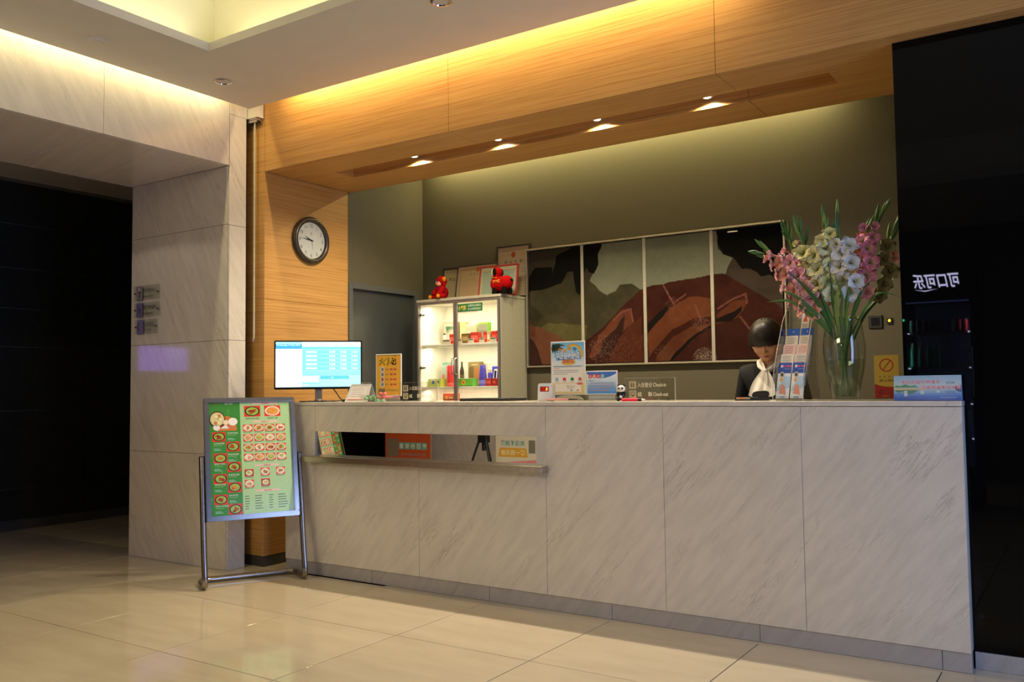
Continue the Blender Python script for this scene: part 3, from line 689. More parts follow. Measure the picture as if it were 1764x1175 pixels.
for r in range(5):
    v = .185 + r * .092
    p.pr_rect(XX(.312), XX(.995), ZZ(v + .078), ZZ(v), y - .0002, K((120, 215, 238), 1.05))
    p.pr_rect(XX(.35), XX(.48), ZZ(v + .052), ZZ(v + .02), y - .0004, K((225, 255, 255), 1.4))
    for c, tx in enumerate(('￥239', '￥223', '￥215')): p.text(tx, XX(.66 + c * .133), ZZ(v + .038), y - .0005, .013, K((255, 255, 255), 1.6), wfit=.042)
for v in (.65, .70): p.pr_rect(XX(.312), XX(.995), ZZ(v + .04), ZZ(v), y - .0002, K((130, 220, 240), 1.1))
p.pr_rect(XX(.312), XX(.50), ZZ(.92), ZZ(.76), y - .0002, K((190, 240, 255), 1.3)); p.pr_rect(XX(.312), XX(.50), ZZ(.925), ZZ(.90), y - .0004, K((130, 215, 250)))
p.pr_rect(XX(.52), XX(.86), ZZ(.83), ZZ(.75), y - .0002, K((95, 195, 228))); p.text('★', XX(.66), ZZ(.79), y - .0005, .012, K((255, 255, 255), 1.5))
p.text('温馨提示', XX(.315), ZZ(.955), y - .0005, .010, K((245, 130, 210)), 'L')
printed('screen', p, M['screen'], mo)
st = MB(); st.box(-.024, .024, .006, .024, .008, SZ + .03); st.cyl((0, .012, .006), (0, .012, .02), .03, .026, 24); obj('stand', st, M['grey_alu'], mo, bevel=.002)
obj('base', MB().lathe([(.0001, 0), (.95, 0), (1.0, .003), (.98, .008), (.2, .012), (.0001, .012)], 40, M=Matrix.Diagonal((.135, .085, 1, 1))), M['black_gloss'], mo, smooth=40)
obj('cable', MB().tube([(.10, .03, SZ + .005), (.125, .035, .06), (.15, .03, .02), (.175, .03, .005), (.21, .03, .004)], .004, 8), M['black'], mo, smooth=60)
t = thing('cable_plug', 'small black plug block beside the monitor base, left of the desk calendar', 'plug', (-3.77, .10, HC), (0, 0, .5))
obj('body', MB().box(-.018, .018, -.012, .012, 0, .017), M['black'], t, bevel=.003); obj('lead', MB().tube([(-.018, 0, .008), (-.05, .01, .006), (-.08, .04, .005)], .0035, 8), M['black'], t, smooth=60)

# ---- desk calendar (tent)
t = thing('desk_calendar', 'grey tent-shaped desk calendar with wire rings in front of the monitor', 'calendar', (-3.635, .12, HC), (0, 0, .22))
gr = simple('calendar_card', (.50, .48, .47), .6, var=.03)
obj('stand', MB().add([(-.10, -.05, 0), (.075, -.05, 0), (.075, -.046, 0), (-.10, -.046, 0), (-.085, .012, .118), (.07, .012, .118), (.07, .016, .118), (-.085, .016, .118)], [(0, 1, 5, 4), (3, 7, 6, 2), (0, 3, 2, 1), (4, 5, 6, 7), (0, 4, 7, 3), (1, 2, 6, 5)]).add([(-.10, .085, 0), (.075, .085, 0), (.07, .018, .118), (-.085, .018, .118), (-.10, .081, 0), (.075, .081, 0), (.07, .014, .117), (-.085, .014, .117)], [(0, 1, 2, 3), (4, 7, 6, 5), (0, 4, 5, 1), (2, 6, 7, 3), (0, 3, 7, 4), (1, 5, 6, 2)]), gr, t)
def on_slope(x, q): return (x, -.0505 + q * .062, q * .118)
pp = MB(); pp.add([on_slope(-.082, .10), on_slope(.055, .10), on_slope(.048, .86), on_slope(-.074, .86)], [(0, 1, 2, 3)], 0, hx('cfc8c6'))
pp.add([(x, yy - .0006, z) for x, yy, z in (on_slope(-.082, .10), on_slope(.055, .10), on_slope(.055, .14), on_slope(-.082, .14))], [(0, 1, 2, 3)], 0, hx('b84a48'))
for q in (.3, .42, .54, .66, .76): pp.add([(x, yy - .0006, z) for x, yy, z in (on_slope(-.066, q), on_slope(.03, q), on_slope(.03, q + .015), on_slope(-.066, q + .015))], [(0, 1, 2, 3)], 0, hx('a29ba0'))
printed('page', pp, M['print'], t)
rg = MB()
for k in range(9): rg.tube([(-.07 + k * .0165, .014 + .009 * math.cos(a), .120 + .009 * math.sin(a)) for a in np.linspace(0, 2 * PI, 12)], .0011, 6)
obj('ring_binding', rg, M['chrome'], t, smooth=60)

# ---- candy bowl, bow, candies
t = thing('candy_bowl', 'small clear glass bowl on the counter holding green wrapped candies', 'bowl', (-3.50, .062, HC))
obj('glass_bowl', MB().lathe([(.0001, .002), (.034, 0), (.036, .004), (.055, .018), (.074, .040), (.078, .046), (.075, .046), (.054, .022), (.034, .009), (.0001, .008)], 36), M['acrylic'], t, smooth=50)
def candy(label, x, y, z, col, rz):
    c = thing('candy', label, 'candy', (x, y, z), (0, 0, rz), 'wrapped candies in and beside the glass bowl')
    obj('sweet', MB().ball((0, 0, 0), (.013, .009, .008), 12, 8, col=col), M['gloss_print'], c, smooth=60)
    for s in (-1, 1): obj('wrapper_twist', MB().add([(s * .011, 0, 0), (s * .022, -.008, .004), (s * .021, 0, -.002), (s * .022, .008, .004)], [(0, 1, 2), (0, 2, 3)], 0, col), M['gloss_print'], c, recalc=False)
G1, G2, G3 = hx('2f9a6a'), hx('58b07c'), hx('d9b25a')
for k, (dx, dy, dz, c_) in enumerate([(-.03, -.012, .022, G1), (-.008, -.028, .022, G2), (.02, -.018, .022, G1), (.032, .01, .024, G2), (-.02, .02, .023, G2), (.006, .004, .030, G3), (-.012, -.006, .036, G1), (.02, .004, .038, G2), (.0, .026, .026, G1)]):
    candy('gold wrapped candy among green ones in the glass bowl' if c_ is G3 else 'green wrapped candy lying in the glass bowl', -3.50 + dx, .062 + dy, HC + dz, c_, k * .8)
for k, (x, yy) in enumerate([(-3.405, .03), (-3.375, .05)]): candy('green wrapped candy on the counter right of the glass bowl', x, yy, HC + .0085, G2, .3 + k)
t = thing('ribbon_bow', 'pink ribbon bow between the candy bowl and the orange poster', 'bow', (-3.425, .10, HC))
PKc = hx('e8837f')
for s in (-1, 1):
    obj('loop', MB().ball((s * .017, 0, .050), (.017, .009, .013), 12, 8, col=PKc), M['cloth'], t, smooth=60); obj('tail', MB().prism([(s * .002, .045), (s * .006, .047), (s * .022, .0), (s * .010, .004)], -.003, .003, col=PKc), M['cloth'], t)
if 1:
    pass
obj('knot', MB().ball((0, -.004, .049), .008, 10, 8, col=hx('d86d6c')), M['cloth'], t, smooth=60)
obj('stem', MB().cyl((0, .002, 0), (0, .002, .045), .002, n=8, col=hx('4f9a5e')), M['paint'], t)

# ---- poster stands
def poster_stand(name, label, x, y, rz, wd, z0, z1, draw, base_arc=False, border=hx('d9d4cf')):
    t = thing(name, label, 'sign', (x, y, HC), (0, 0, rz), 'acrylic poster stands on the counter')
    obj('frame', MB().box(-wd / 2, wd / 2, -.004, .004, z0, z1), M['white_plastic'], t, bevel=.001)
    b = MB().box(-wd / 2 - .008, wd / 2 + .008, -.045, .045, 0, .006)
    b.prism([(-wd / 2, .006), (wd / 2, .006), (wd / 2 - .01, z0), (-wd / 2 + .01, z0)], -.012, -.006)
    b.prism([(-wd / 2, .006), (wd / 2, .006), (wd / 2 - .01, z0), (-wd / 2 + .01, z0)], .006, .012)
    obj('acrylic_foot', b, M['acrylic'], t)
    if base_arc:
        ar = [(wd * .42 * math.cos(a), .008 + .026 * math.sin(a)) for a in np.linspace(0, PI, 16)]
        obj('card_insert', MB().prism(ar, -.004, .004, col=hx('efe6c8')), M['print'], t)
    else: obj('card_insert', MB().box(-wd * .42, wd * .42, -.004, .004, .007, z0 - .004, col=hx('d8d5d0')), M['print'], t)
    p = MB(); draw(p, -wd / 2 + .006, wd / 2 - .006, z0 + .006, z1 - .006, -.0044); printed('printed_sheet', p, M['gloss_print'], t)
    return t
def draw_orange(p, x0, x1, z0, z1, y):
    W_, H_ = x1 - x0, z1 - z0; X = lambda u: x0 + u * W_; Z = lambda v: z1 - v * H_; d = -.0003
    p.pr_rect(x0, x1, z0, z1, y, hx('f8bc48')); p.pr_rect(x0, x1, Z(.02), Z(0), y + d, hx('b98a28'))
    p.text('最新活动', X(.78), Z(.035), y + d, .006, hx('5a3a14'))
    p.text('大礼包', X(.48), Z(.165), y + d, .050, hx('22160c'), wfit=W_ * .72, bold=.055); p.text('大礼包', X(.475), Z(.163), y + 3 * d, .042, hx('f8d84a'), wfit=W_ * .63, bold=.004)
    p.pr_poly([(X(.78), Z(.11)), (X(.84), Z(.15)), (X(.79), Z(.20))], y + 2 * d, hx('d8341f'))
    for k, nm_ in enumerate(('牙刷', '毛巾', '拖鞋', '梳子')):
        v = .36 + k * .125
        p.pr_disc(X(.25), Z(v), .017, .020, y + d, hx('e9dfd0')); p.pr_disc(X(.25), Z(v), .010, .012, y + 2 * d, (hx('8a8a86'), hx('7d8a86'), hx('b0604a'), hx('6f9ab0'))[k])
        p.text(nm_, X(.43), Z(v), y + d, .014, hx('a85a20')); p.pr_rect(X(.58), X(.82), Z(v + .022), Z(v - .022), y + d, hx('d9433a')); p.text('免费', X(.70), Z(v), y + 2 * d, .012, hx('f3c9a8'))
    p.pr_rect(X(.08), X(.36), Z(.99), Z(.84), y + d, hx('8a7a60'))                      # plain tile where the code would be
    p.text('更多惊喜等着你', X(.68), Z(.88), y + d, .014, hx('4f8f6a'), wfit=W_ * .5); p.text('扫码领取', X(.66), Z(.96), y + d, .010, hx('c8b44a'))
poster_stand('poster_stand', 'tall orange gift poster in an acrylic stand right of the monitor', -3.46, .20, .12, .205, .036, .318, draw_orange)
def draw_beach(p, x0, x1, z0, z1, y):
    W_, H_ = x1 - x0, z1 - z0; X = lambda u: x0 + u * W_; Z = lambda v: z1 - v * H_; d = -.0003
    p.pr_rect(x0, x1, z0, z1, y, hx('fbf6ea'))
    cols = ['86caf0', '9ad2f2', 'b2def4', 'cae8f7', 'e0f1f9', 'f0f6f6']
    for k, c in enumerate(cols): p.pr_rect(x0, x1, Z((k + 1) * .075), Z(k * .075), y + d, hx(c))
    for k in range(6):
        a = -.1 - k * .28; L = W_ * (.42 - k * .03); px, pz = X(.02), Z(.03)
        ex, ez = px + L * math.cos(a), pz + L * math.sin(a); nx, nz = -math.sin(a) * .008, math.cos(a) * .008
        p.pr_poly([(px, pz), ((px + ex) / 2 + nx, (pz + ez) / 2 + nz), (ex, ez), ((px + ex) / 2 - nx, (pz + ez) / 2 - nz)], y + 2 * d, hx('2c4a3a'))
    for ro, ri, c in ((.062, .055, 'e8a23a'), (.055, .048, 'f2d25a'), (.048, .042, '8fc8d8')):
        v = [(X(.66) + r * math.cos(a), Z(.24) + r * math.sin(a)) for r, aa in ((ro, np.linspace(-.3, 2.2, 18)), (ri, np.linspace(2.2, -.3, 18))) for a in aa]; p.pr_poly(v, y + 2 * d, hx(c))
    for u, v, c in ((.27, .13, 'e88a4a'), (.56, .12, 'f0a83a'), (.72, .13, '4a90c8'), (.42, .16, 'e8b84a')): p.pr_disc(X(u), Z(v), .012, .010, y + 2 * d, hx(c))
    p.pr_poly([(X(.14), Z(.30)), (X(.88), Z(.27)), (X(.92), Z(.325)), (X(.15), Z(.345))], y + 3 * d, hx('3f86c2'))
    p.text('中五省大酬宾', X(.5), Z(.255), y + 4 * d, .050, hx('3f86c2'), wfit=W_ * .80, bold=.035); p.text('中五省大酬宾', X(.5), Z(.255), y + 5 * d, .045, hx('fbfdff'), wfit=W_ * .75, bold=.01)
    p.pr_disc(X(.52), Z(.385), .045, .018, y + 3 * d, hx('f0c05a')); p.text('200元', X(.52), Z(.37), y + 5 * d, .024, hx('d8405a'), wfit=W_ * .36, bold=.02)
    for v, wd_, c in ((.455, .92, '6f8fa0'), (.47, .86, '6f8fa0'), (.505, .20, 'd86a6a'), (.54, .78, '7f8084'), (.575, .76, '7f8084'), (.61, .44, '7f8084')): p.pr_rect(X(.05), X(.05 + wd_), Z(v + .008), Z(v), y + 2 * d, hx(c))
    for k, c in enumerate(('86bcd0', 'd8404a', '2f8a3f', 'd8606a')): p.pr_poly([(X(.10 + k * .24), Z(.74)), (X(.10 + k * .24), Z(.70)), (X(.15 + k * .24), Z(.675)), (X(.20 + k * .24), Z(.70)), (X(.20 + k * .24), Z(.74))], y + 2 * d, hx(c)); p.pr_rect(X(.09 + k * .24), X(.21 + k * .24), Z(.765), Z(.755), y + 2 * d, hx('9a9a90'))
    p.pr_rect(X(.02), X(.98), Z(1), Z(.785), y + d, hx('f0d898')); p.pr_rect(X(.10), X(.90), Z(.955), Z(.80), y + 2 * d, hx('faf1de'))
    p.text('微信扫一扫', X(.58), Z(.85), y + 3 * d, .010, hx('b09a80')); p.text('关注有礼', X(.58), Z(.885), y + 3 * d, .010, hx('b09a80')); p.pr_disc(X(.86), Z(.805), .018, .006, y + 4 * d, hx('d86a5a')); p.pr_disc(X(.60), Z(.93), .008, .004, y + 4 * d, hx('6fb0d0')); p.pr_disc(X(.80), Z(.93), .008, .004, y + 4 * d, hx('d87a6a'))
poster_stand('poster_stand', 'tall white and blue beach holiday poster in an acrylic stand below the painting', -2.03, .125, .10, .214, .036, .343, draw_beach, True)
def draw_notice(p, x0, x1, z0, z1, y):
    W_, H_ = x1 - x0, z1 - z0; X = lambda u: x0 + u * W_; Z = lambda v: z1 - v * H_; d = -.0003
    for k, c in enumerate(('f6fafd', 'eff6fb', 'e2eff9', 'cbe2f6', 'add0f0', '8abcea', '6eaae4', '579adc')): p.pr_rect(x0, x1, Z((k + 1) / 8), Z(k / 8), y, hx(c))
    p.pr_poly([(X(0), Z(0)), (X(1), Z(0)), (X(1), Z(.09)), (X(.80), Z(.22)), (X(.6), Z(.29)), (X(.4), Z(.28)), (X(.2), Z(.2)), (X(0), Z(.10))], y + d, hx('4a7fd0'))
    for k, (c, tx) in enumerate(zip(('d8304a', 'e87a3a', 'd82a6a', '7fc0b8'), '温馨提示')): p.pr_disc(X(.12 + k * .14), Z(.20), .0125, .0125, y + 2 * d, hx(c), 24); p.text(tx, X(.12 + k * .14), Z(.20), y + 3 * d, .014, hx('fbf0f0'))
    for v, a, b_, c in ((.40, .05, .24, '6a6a70'), (.51, .12, .93, 'b08a86'), (.62, .06, .94, 'c08a80'), (.73, .06, .96, 'd0806a'), (.85, .06, .75, 'e08858')): p.text('尊敬的宾客您好请妥善保管贵重物品如有需要请联系前台'[:max(4, int((b_ - a) * 24))], X(a), Z(v), y + 2 * d, .0085, hx(c), 'L', wfit=W_ * (b_ - a))
poster_stand('notice_stand', 'low landscape blue notice in an acrylic stand right of the beach poster', -1.815, .125, .06, .190, .036, .170, draw_notice)
# pens lying along the stands
def pen(name, label, x, y, z, rz, cols, L=.11, r=.005):
    t = thing(name, label, 'pen', (x, y, z), (0, 0, rz))
    obj('barrel', MB().cyl((-L / 2, 0, 0), (L * .2, 0, 0), r, n=14, col=cols[0]), M['paint'], t, smooth=40)
    obj('grip', MB().cyl((L * .2, 0, 0), (L * .36, 0, 0), r * .95, r * .85, n=14, col=cols[1]), M['paint'], t, smooth=40)
    obj('tip', MB().cyl((L * .36, 0, 0), (L * .5, 0, 0), r * .85, r * .25, n=14, col=cols[2]), M['paint'], t, smooth=40)
pen('pen', 'long pink pen lying across the foot of the orange poster stand', -3.40, .130, HC + .030, .04, (hx('e88a86'), hx('7f86b0'), hx('c85a60')), .19, .0065)
pen('pen', 'slim pink and black pen lying across the foot of the beach poster stand', -2.035, .062, HC + .0112, .05, (hx('d88a86'), hx('202022'), hx('202022')), .20, .005)
pen('marker', 'thick crimson marker with black and white end in front of the panda figurine', -1.585, .05, HC + .0085, .04, (hx('e0244a'), hx('18181a'), hx('e0dcd8')), .135, .0085)

# ---- acrylic check-in signs
def check_sign(label, x, y, rz, sc):
    t = thing('acrylic_sign', label, 'sign', (x, y, HC), (0, 0, rz), 'acrylic check in signs on the counter')
    obj('plate', MB().box(-.15 * sc, .15 * sc, -.003, .003, .003, .125 * sc), M['acrylic'], t)
    e = MB().box(.15 * sc, .153 * sc, -.003, .003, .003, .125 * sc).box(-.15 * sc, .153 * sc, -.003, .003, .125 * sc, .1262 * sc)
    obj('lit_edge', e, simple('acrylic_edge', (.42, .41, .33), .3, var=.05), t)
    for s in (-1, 1):
        b = MB(); b.add([(s * .11 * sc - .003, -.034, 0), (s * .11 * sc + .003, -.034, 0), (s * .11 * sc + .003, .034, 0), (s * .11 * sc - .003, .034, 0), (s * .11 * sc - .003, -.004, .022), (s * .11 * sc + .003, -.004, .022), (s * .11 * sc + .003, .004, .022), (s * .11 * sc - .003, .004, .022)], [(0, 3, 2, 1), (4, 5, 6, 7), (0, 1, 5, 4), (1, 2, 6, 5), (2, 3, 7, 6), (3, 0, 4, 7)]); obj('foot', b, M['acrylic'], t)
    p = MB(); lc = hx('e4dcc0')
    for zz in (.088, .037): printed('icon_square', MB().pr_rect(-.115 * sc, -.073 * sc, (zz - .021) * sc, (zz + .021) * sc, -.0032, hx('b8ae8e')), M['paint'], t)
    dk = hx('4b4531')
    for ux in (-.101, -.089): p.pr_disc(ux * sc, .099 * sc, .003 * sc, .003 * sc, -.0036, dk, 10); p.pr_rect((ux - .003) * sc, (ux + .003) * sc, .076 * sc, .095 * sc, -.0036, dk)
    p.pr_ring(-.094 * sc, .039 * sc, .013 * sc, .010 * sc, -.0036, dk, 20); p.pr_poly([(-.099 * sc, .034 * sc), (-.089 * sc, .034 * sc), (-.094 * sc, .022 * sc)], -.0036, dk)
    p.text('入住登记', -.066 * sc, .088 * sc, -.0034, .026 * sc, lc, 'L', wfit=.086 * sc, bold=.012); p.text('Check-in', .026 * sc, .088 * sc, -.0034, .021 * sc, lc, 'L', wfit=.075 * sc, bold=.012)
    p.text('结', -.066 * sc, .037 * sc, -.0034, .025 * sc, lc, 'L', bold=.012); p.text('账', -.004 * sc, .037 * sc, -.0034, .025 * sc, lc, 'L', bold=.012); p.text('Check-out', .026 * sc, .037 * sc, -.0034, .021 * sc, lc, 'L', wfit=.086 * sc, bold=.012)
    printed('lettering', p, M['paint'], t)
check_sign('clear acrylic check in sign standing before the lit glass cabinet, right of the orange poster', -3.135, .11, .10, .98)
check_sign('clear acrylic check in sign standing under the painting, right of the panda figurine', -1.545, .16, .03, 1.0)

# ---- card tray, LED clock, panda, card reader
t = thing('document_tray', 'flat black document tray on the counter before the lit cabinet', 'tray', (-2.735, .38, HC), (0, 0, .05))
obj('tray', MB().box(-.185, .185, -.11, .11, 0, .008).box(-.185, .185, -.11, -.104, .008, .017).box(-.185, .185, .104, .11, .008, .017).box(-.185, -.179, -.104, .104, .008, .017).box(.179, .185, -.104, .104, .008, .017), M['black'], t, bevel=.001)
obj('paper', MB().box(-.15, .15, -.095, .095, .0085, .011), M['white_plastic'], t)
t = thing('counter_display', 'small white plastic device with red glowing digits left of the beach poster', 'display', (-2.168, .105, HC), (0, 0, .18))
obj('body', MB().prism([(-.047, 0), (.047, 0), (.043, .098), (.038, .104), (-.038, .104), (-.043, .098)], -.022, .022), M['white_plastic'], t, bevel=.003, seg=2)
p = MB(); p.pr_rect(-.030, .026, .056, .086, -.0226, hx('5f504a')); p.pr_rect(-.026, .022, .059, .083, -.0228, K((150, 20, 10), .9)); p.text('8', .012, .071, -.0232, .018, K((255, 130, 60), 3.), bold=.02, shear=.2); p.text('1', -.008, .071, -.0232, .018, K((190, 20, 10), 1.5)); printed('red_display', p, M['screen'], t)
t = thing('panda_figurine', 'small glossy panda figurine beside the blue notice', 'figurine', (-1.702, .14, HC), (0, 0, .25))
Wh, Bk = hx('ece8e2'), hx('0d0d0f')
m = MB().ball((0, 0, .032), (.022, .019, .027), 20, 14, col=Bk); m.ball((0, -.004, .026), (.014, .017, .014), 16, 10, col=Wh); obj('body', m, M['gloss_print'], t, smooth=60)
m = MB().ball((0, -.004, .068), (.023, .020, .020), 22, 16, col=Wh)
for s in (-1, 1): m.ball((s * .009, -.0215, .070), (.0058, .004, .0068), 12, 8, col=Bk); m.ball((s * .016, -.002, .086), (.0065, .005, .0065), 12, 8, col=Bk)
m.ball((0, -.024, .062), (.0032, .0025, .0022), 10, 6, col=Bk); obj('head', m, M['gloss_print'], t, smooth=60)
m = MB()
for s in (-1, 1): m.ball((s * .014, -.014, .009), (.010, .014, .009), 12, 8, col=Bk); m.ball((s * .021, -.007, .038), (.006, .009, .014), 12, 8, col=Bk)
obj('limbs', m, M['gloss_print'], t, smooth=60)
t = thing('card_reader', 'black card terminal with an orange key on the counter before the receptionist', 'card terminal', (-1.005, .30, HC), (0, 0, .22))
obj('body', MB().prism([(-.10, 0), (.075, 0), (.075, .020), (-.10, .008)], -.045, .045), M['black'], t, bevel=.004, seg=2)
obj('printer_hump', MB().prism([(-.012, .015), (.07, .02), (.07, .044), (.052, .05), (.002, .046), (-.012, .034)], -.040, .040), M['black'], t, bevel=.004, seg=2)
obj('key_pad', MB().box(-.09, -.02, -.046, -.0435, .006, .017, col=hx('9a948a')), M['print'], t); obj('orange_key', MB().box(-.078, -.052, -.048, -.0455, .008, .015, col=hx('e06a2a')), M['print'], t)

# ---- no-smoking plate and blue card
t = thing('no_smoking_sign', 'upright yellow and red no smoking plate right of the flower vase', 'sign', (-.356, .31, HC), (0, 0, .12))
obj('plate', MB().box(-.056, .056, -.004, .004, .008, .217, col=hx('c9a83c')), M['print'], t, bevel=.001); obj('foot', MB().box(-.062, .062, -.03, .03, 0, .008), M['acrylic'], t)
p = MB(); y = -.0044; d = -.0003
p.pr_rect(-.055, .055, .009, .216, y, hx('d7b548')); p.pr_poly([(-.055, .009), (.055, .009), (.055, .068), (.03, .063), (0, .064), (-.03, .069), (-.055, .078)], y + d, hx('b92a20'))
p.pr_ring(0, .168, .032, .0265, y + d, hx('c0351f')); p.pr_poly([(-.020, .145), (-.016, .142), (.021, .191), (.017, .194)], y + 2 * d, hx('c0351f'))
for k, ch in enumerate('中华文化'): p.text(ch, -.030 + k * .0205, .112, y + d, .010, hx('4a3a1a'), bold=.01)
p.text('禁止吸烟', .002, .094, y + d, .012, hx('4a3a1a'), wfit=.072, bold=.01)
p.pr_poly([(-.040, .028), (-.034, .028), (-.026, .05), (-.032, .05)], y + 2 * d, hx('6a3a30')); p.pr_poly([(-.030, .028), (-.024, .028), (-.016, .05), (-.022, .05)], y + 2 * d, hx('6a3a30')); p.text('创卫', .018, .039, y + 2 * d, .018, hx('6a3a30')); p.text('温馨提示', -.008, .018, y + 2 * d, .008, hx('d0a848'))
printed('printed_face', p, M['print'], t)
t = thing('slogan_card', 'long blue lake landscape card with red slogan at the right end of the counter', 'sign', (-.143, .055, HC), (-.10, 0, .0))
obj('card', MB().box(-.139, .139, -.003, .003, 0, .114, col=hx('6f93b8')), M['gloss_print'], t, bevel=.001)
obj('back_leaf', MB().add([(-.139, .004, .112), (.139, .004, .112), (.139, .028, .004), (-.139, .028, .004), (-.139, .0062, .112), (.139, .0062, .112), (.139, .0302, .004), (-.139, .0302, .004)], [(0, 1, 2, 3), (7, 6, 5, 4), (0, 4, 5, 1), (2, 6, 7, 3), (0, 3, 7, 4), (1, 5, 6, 2)], col=hx('6f93b8')), M['print'], t)
p = MB(); y = -.0034
for k, c in enumerate(('8fb0c6', '99b8c8', 'a6c0c8', 'b0c4c2', 'b9c4b8', 'a9bfc4', '86acc8', '5c8cc4', '3a6cb8', '2450a6')): p.pr_rect(-.138, .138, .113 - (k + 1) * .0112, .113 - k * .0112, y, hx(c))
p.pr_poly([(-.138, .060), (-.128, .070), (-.11, .066), (-.09, .074), (-.07, .066), (-.05, .070), (-.034, .060)], y + d, hx('3f8a5a')); p.pr_poly([(-.138, .048), (-.12, .036), (-.10, .042), (-.07, .028), (-.045, .040), (-.034, .050)], y + d, hx('3f7f5f')); p.pr_rect(-.138, -.01, .048, .056, y + 2 * d, hx('d0b878'))
p.pr_poly([(.11, .060), (.118, .066), (.138, .070), (.138, .036), (.118, .044)], y + d, hx('34506f'))
for ux, hh in ((-.088, .03), (-.02, .02), (.045, .014)): p.pr_rect(ux - .007, ux + .007, .050 - hh, .045, y + 2 * d, hx('c8d0c0'))
for k, ch in enumerate('争创全国文明城市'): p.text(ch, -.098 + k * .0205, .084, y + 3 * d, .0165, hx('f0dce0'), bold=.05); p.text(ch, -.098 + k * .0205, .084, y + 4 * d, .0150, hx('d8304a'), bold=.004)
for k, ch in enumerate('共建和谐美好家园'): p.text(ch, -.016 + k * .0205, .059, y + 3 * d, .0175, hx('f0dce0'), bold=.05); p.text(ch, -.016 + k * .0205, .059, y + 4 * d, .0160, hx('d8304a'), bold=.004)
for zz in (.080, .038):
    for k in range(3): p.text('长江水'[k], .083 + k * .012, zz, y + 5 * d, .012, hx('4a5a78'))
p.text('市精神文明建设委员会', .085, .014, y + 3 * d, .006, hx('b8c8e8'))
printed('printed_face', p, M['gloss_print'], t)
# ================================================================== GLASS CABINET behind the counter
KX0, KX1, KY0, KY1, KZ = -4.212, -3.365, 1.40, 1.772, 1.985
kb = thing('display_cabinet', 'tall grey glass fronted cabinet lit inside, stocked with boxes and bottles', 'cabinet', (-3.79, 1.58, 0))
def kl(mb): mb.v = [(x + 3.79, y - 1.58, z) for x, y, z in mb.v]; return mb
obj('side_panel', kl(MB().box(KX0, KX0 + .018, KY0 + .003, KY1, 0, KZ - .022)), M['cab_body'], kb, bevel=.001)
obj('side_panel', kl(MB().box(KX1 - .018, KX1, KY0 + .003, KY1, 0, KZ - .022)), M['cab_body'], kb, bevel=.001)
obj('top_panel', kl(MB().box(KX0 - .002, KX1 + .004, KY0 - .004, KY1, KZ - .021, KZ)), M['cab_body'], kb, bevel=.0015)
inn = MB(); inn.box(KX0 + .019, KX0 + .022, KY0 + .02, KY1 - .016, .08, KZ - .03); inn.box(KX1 - .022, KX1 - .019, KY0 + .02, KY1 - .016, .08, KZ - .03); inn.box(KX0 + .019, KX1 - .019, KY1 - .015, KY1 - .005, .08, KZ - .03); inn.box(KX0 + .019, KX1 - .019, KY0 + .02, KY1 - .016, KZ - .030, KZ - .024)
obj('lining', kl(inn), M['cab_in'], kb)
for z in (1.604, 1.256, .93, .5):
    obj('shelf', kl(MB().box(KX0 + .023, KX1 - .023, KY0 + .028, KY1 - .017, z - .010, z + .006)), M['cab_in'], kb, bevel=.001)
obj('base_box', kl(MB().box(KX0 + .019, KX1 - .019, KY0 + .003, KY1 - .016, 0, .078)), M['cab_body'], kb)
XMID = -3.800
def cab_door(x0, x1, hinge, hx_):
    dr = bpy.data.objects.new('door', None); COL.objects.link(dr); dr.parent = kb; dr.location = (x0 + 3.79, KY0 - 1.58, .085); dr.empty_display_size = .05
    w_, h_ = x1 - x0, KZ - .030 - .085
    obj('door_frame', MB().frame(0, w_, 0, h_, -.018, .0, .017), M['grey_alu'], dr, bevel=.001)
    obj('pane', MB().box(.016, w_ - .016, -.011, -.007, .016, h_ - .016), M['glass'], dr)
    hb = MB().tube([(hx_, -.018, 1.275), (hx_, -.040, 1.277), (hx_, -.044, 1.29), (hx_, -.044, 1.39), (hx_, -.040, 1.403), (hx_, -.018, 1.405)], .005, 10)
    obj('handle', hb, M['steel'], dr, smooth=50)
    if hinge:
        for z in (1.775, 1.335, .5): obj('hinge', MB().cyl((.030, -.004, z), (.030, .03, z), .013, n=16).box(.024, .066, .006, .02, z - .006, z + .006), M['chrome'], dr, bevel=.001)
    return dr
cab_door(KX0 + .012, XMID - .001, True, XMID - KX0 - .027); dR = cab_door(XMID + .001, KX1 - .004, False, .012)
p = MB(); y = -.0112; d = -.0003
p.pr_rect(.022, .268, 1.775, 1.840, y, hx('1f6a3c')); p.pr_rect(.022, .268, 1.764, 1.775, y, hx('ece6d8')); p.text('小卖部', .066, 1.808, y + d, .040, hx('e8c84a'), wfit=.074, bold=.02); p.pr_rect(.108, .1095, 1.785, 1.83, y + d, hx('b8d0b0'))
p.text('如需购买请联系', .19, 1.822, y + d, .020, hx('d8e4c8'), wfit=.13); p.text('前台明码标价', .19, 1.795, y + d, .020, hx('d8e4c8'), wfit=.13); p.text('欢迎选购 欢迎选购', .12, 1.7695, y + d, .006, hx('6a5a5a'), wfit=.20)
printed('sticker', p, M['print'], dR)

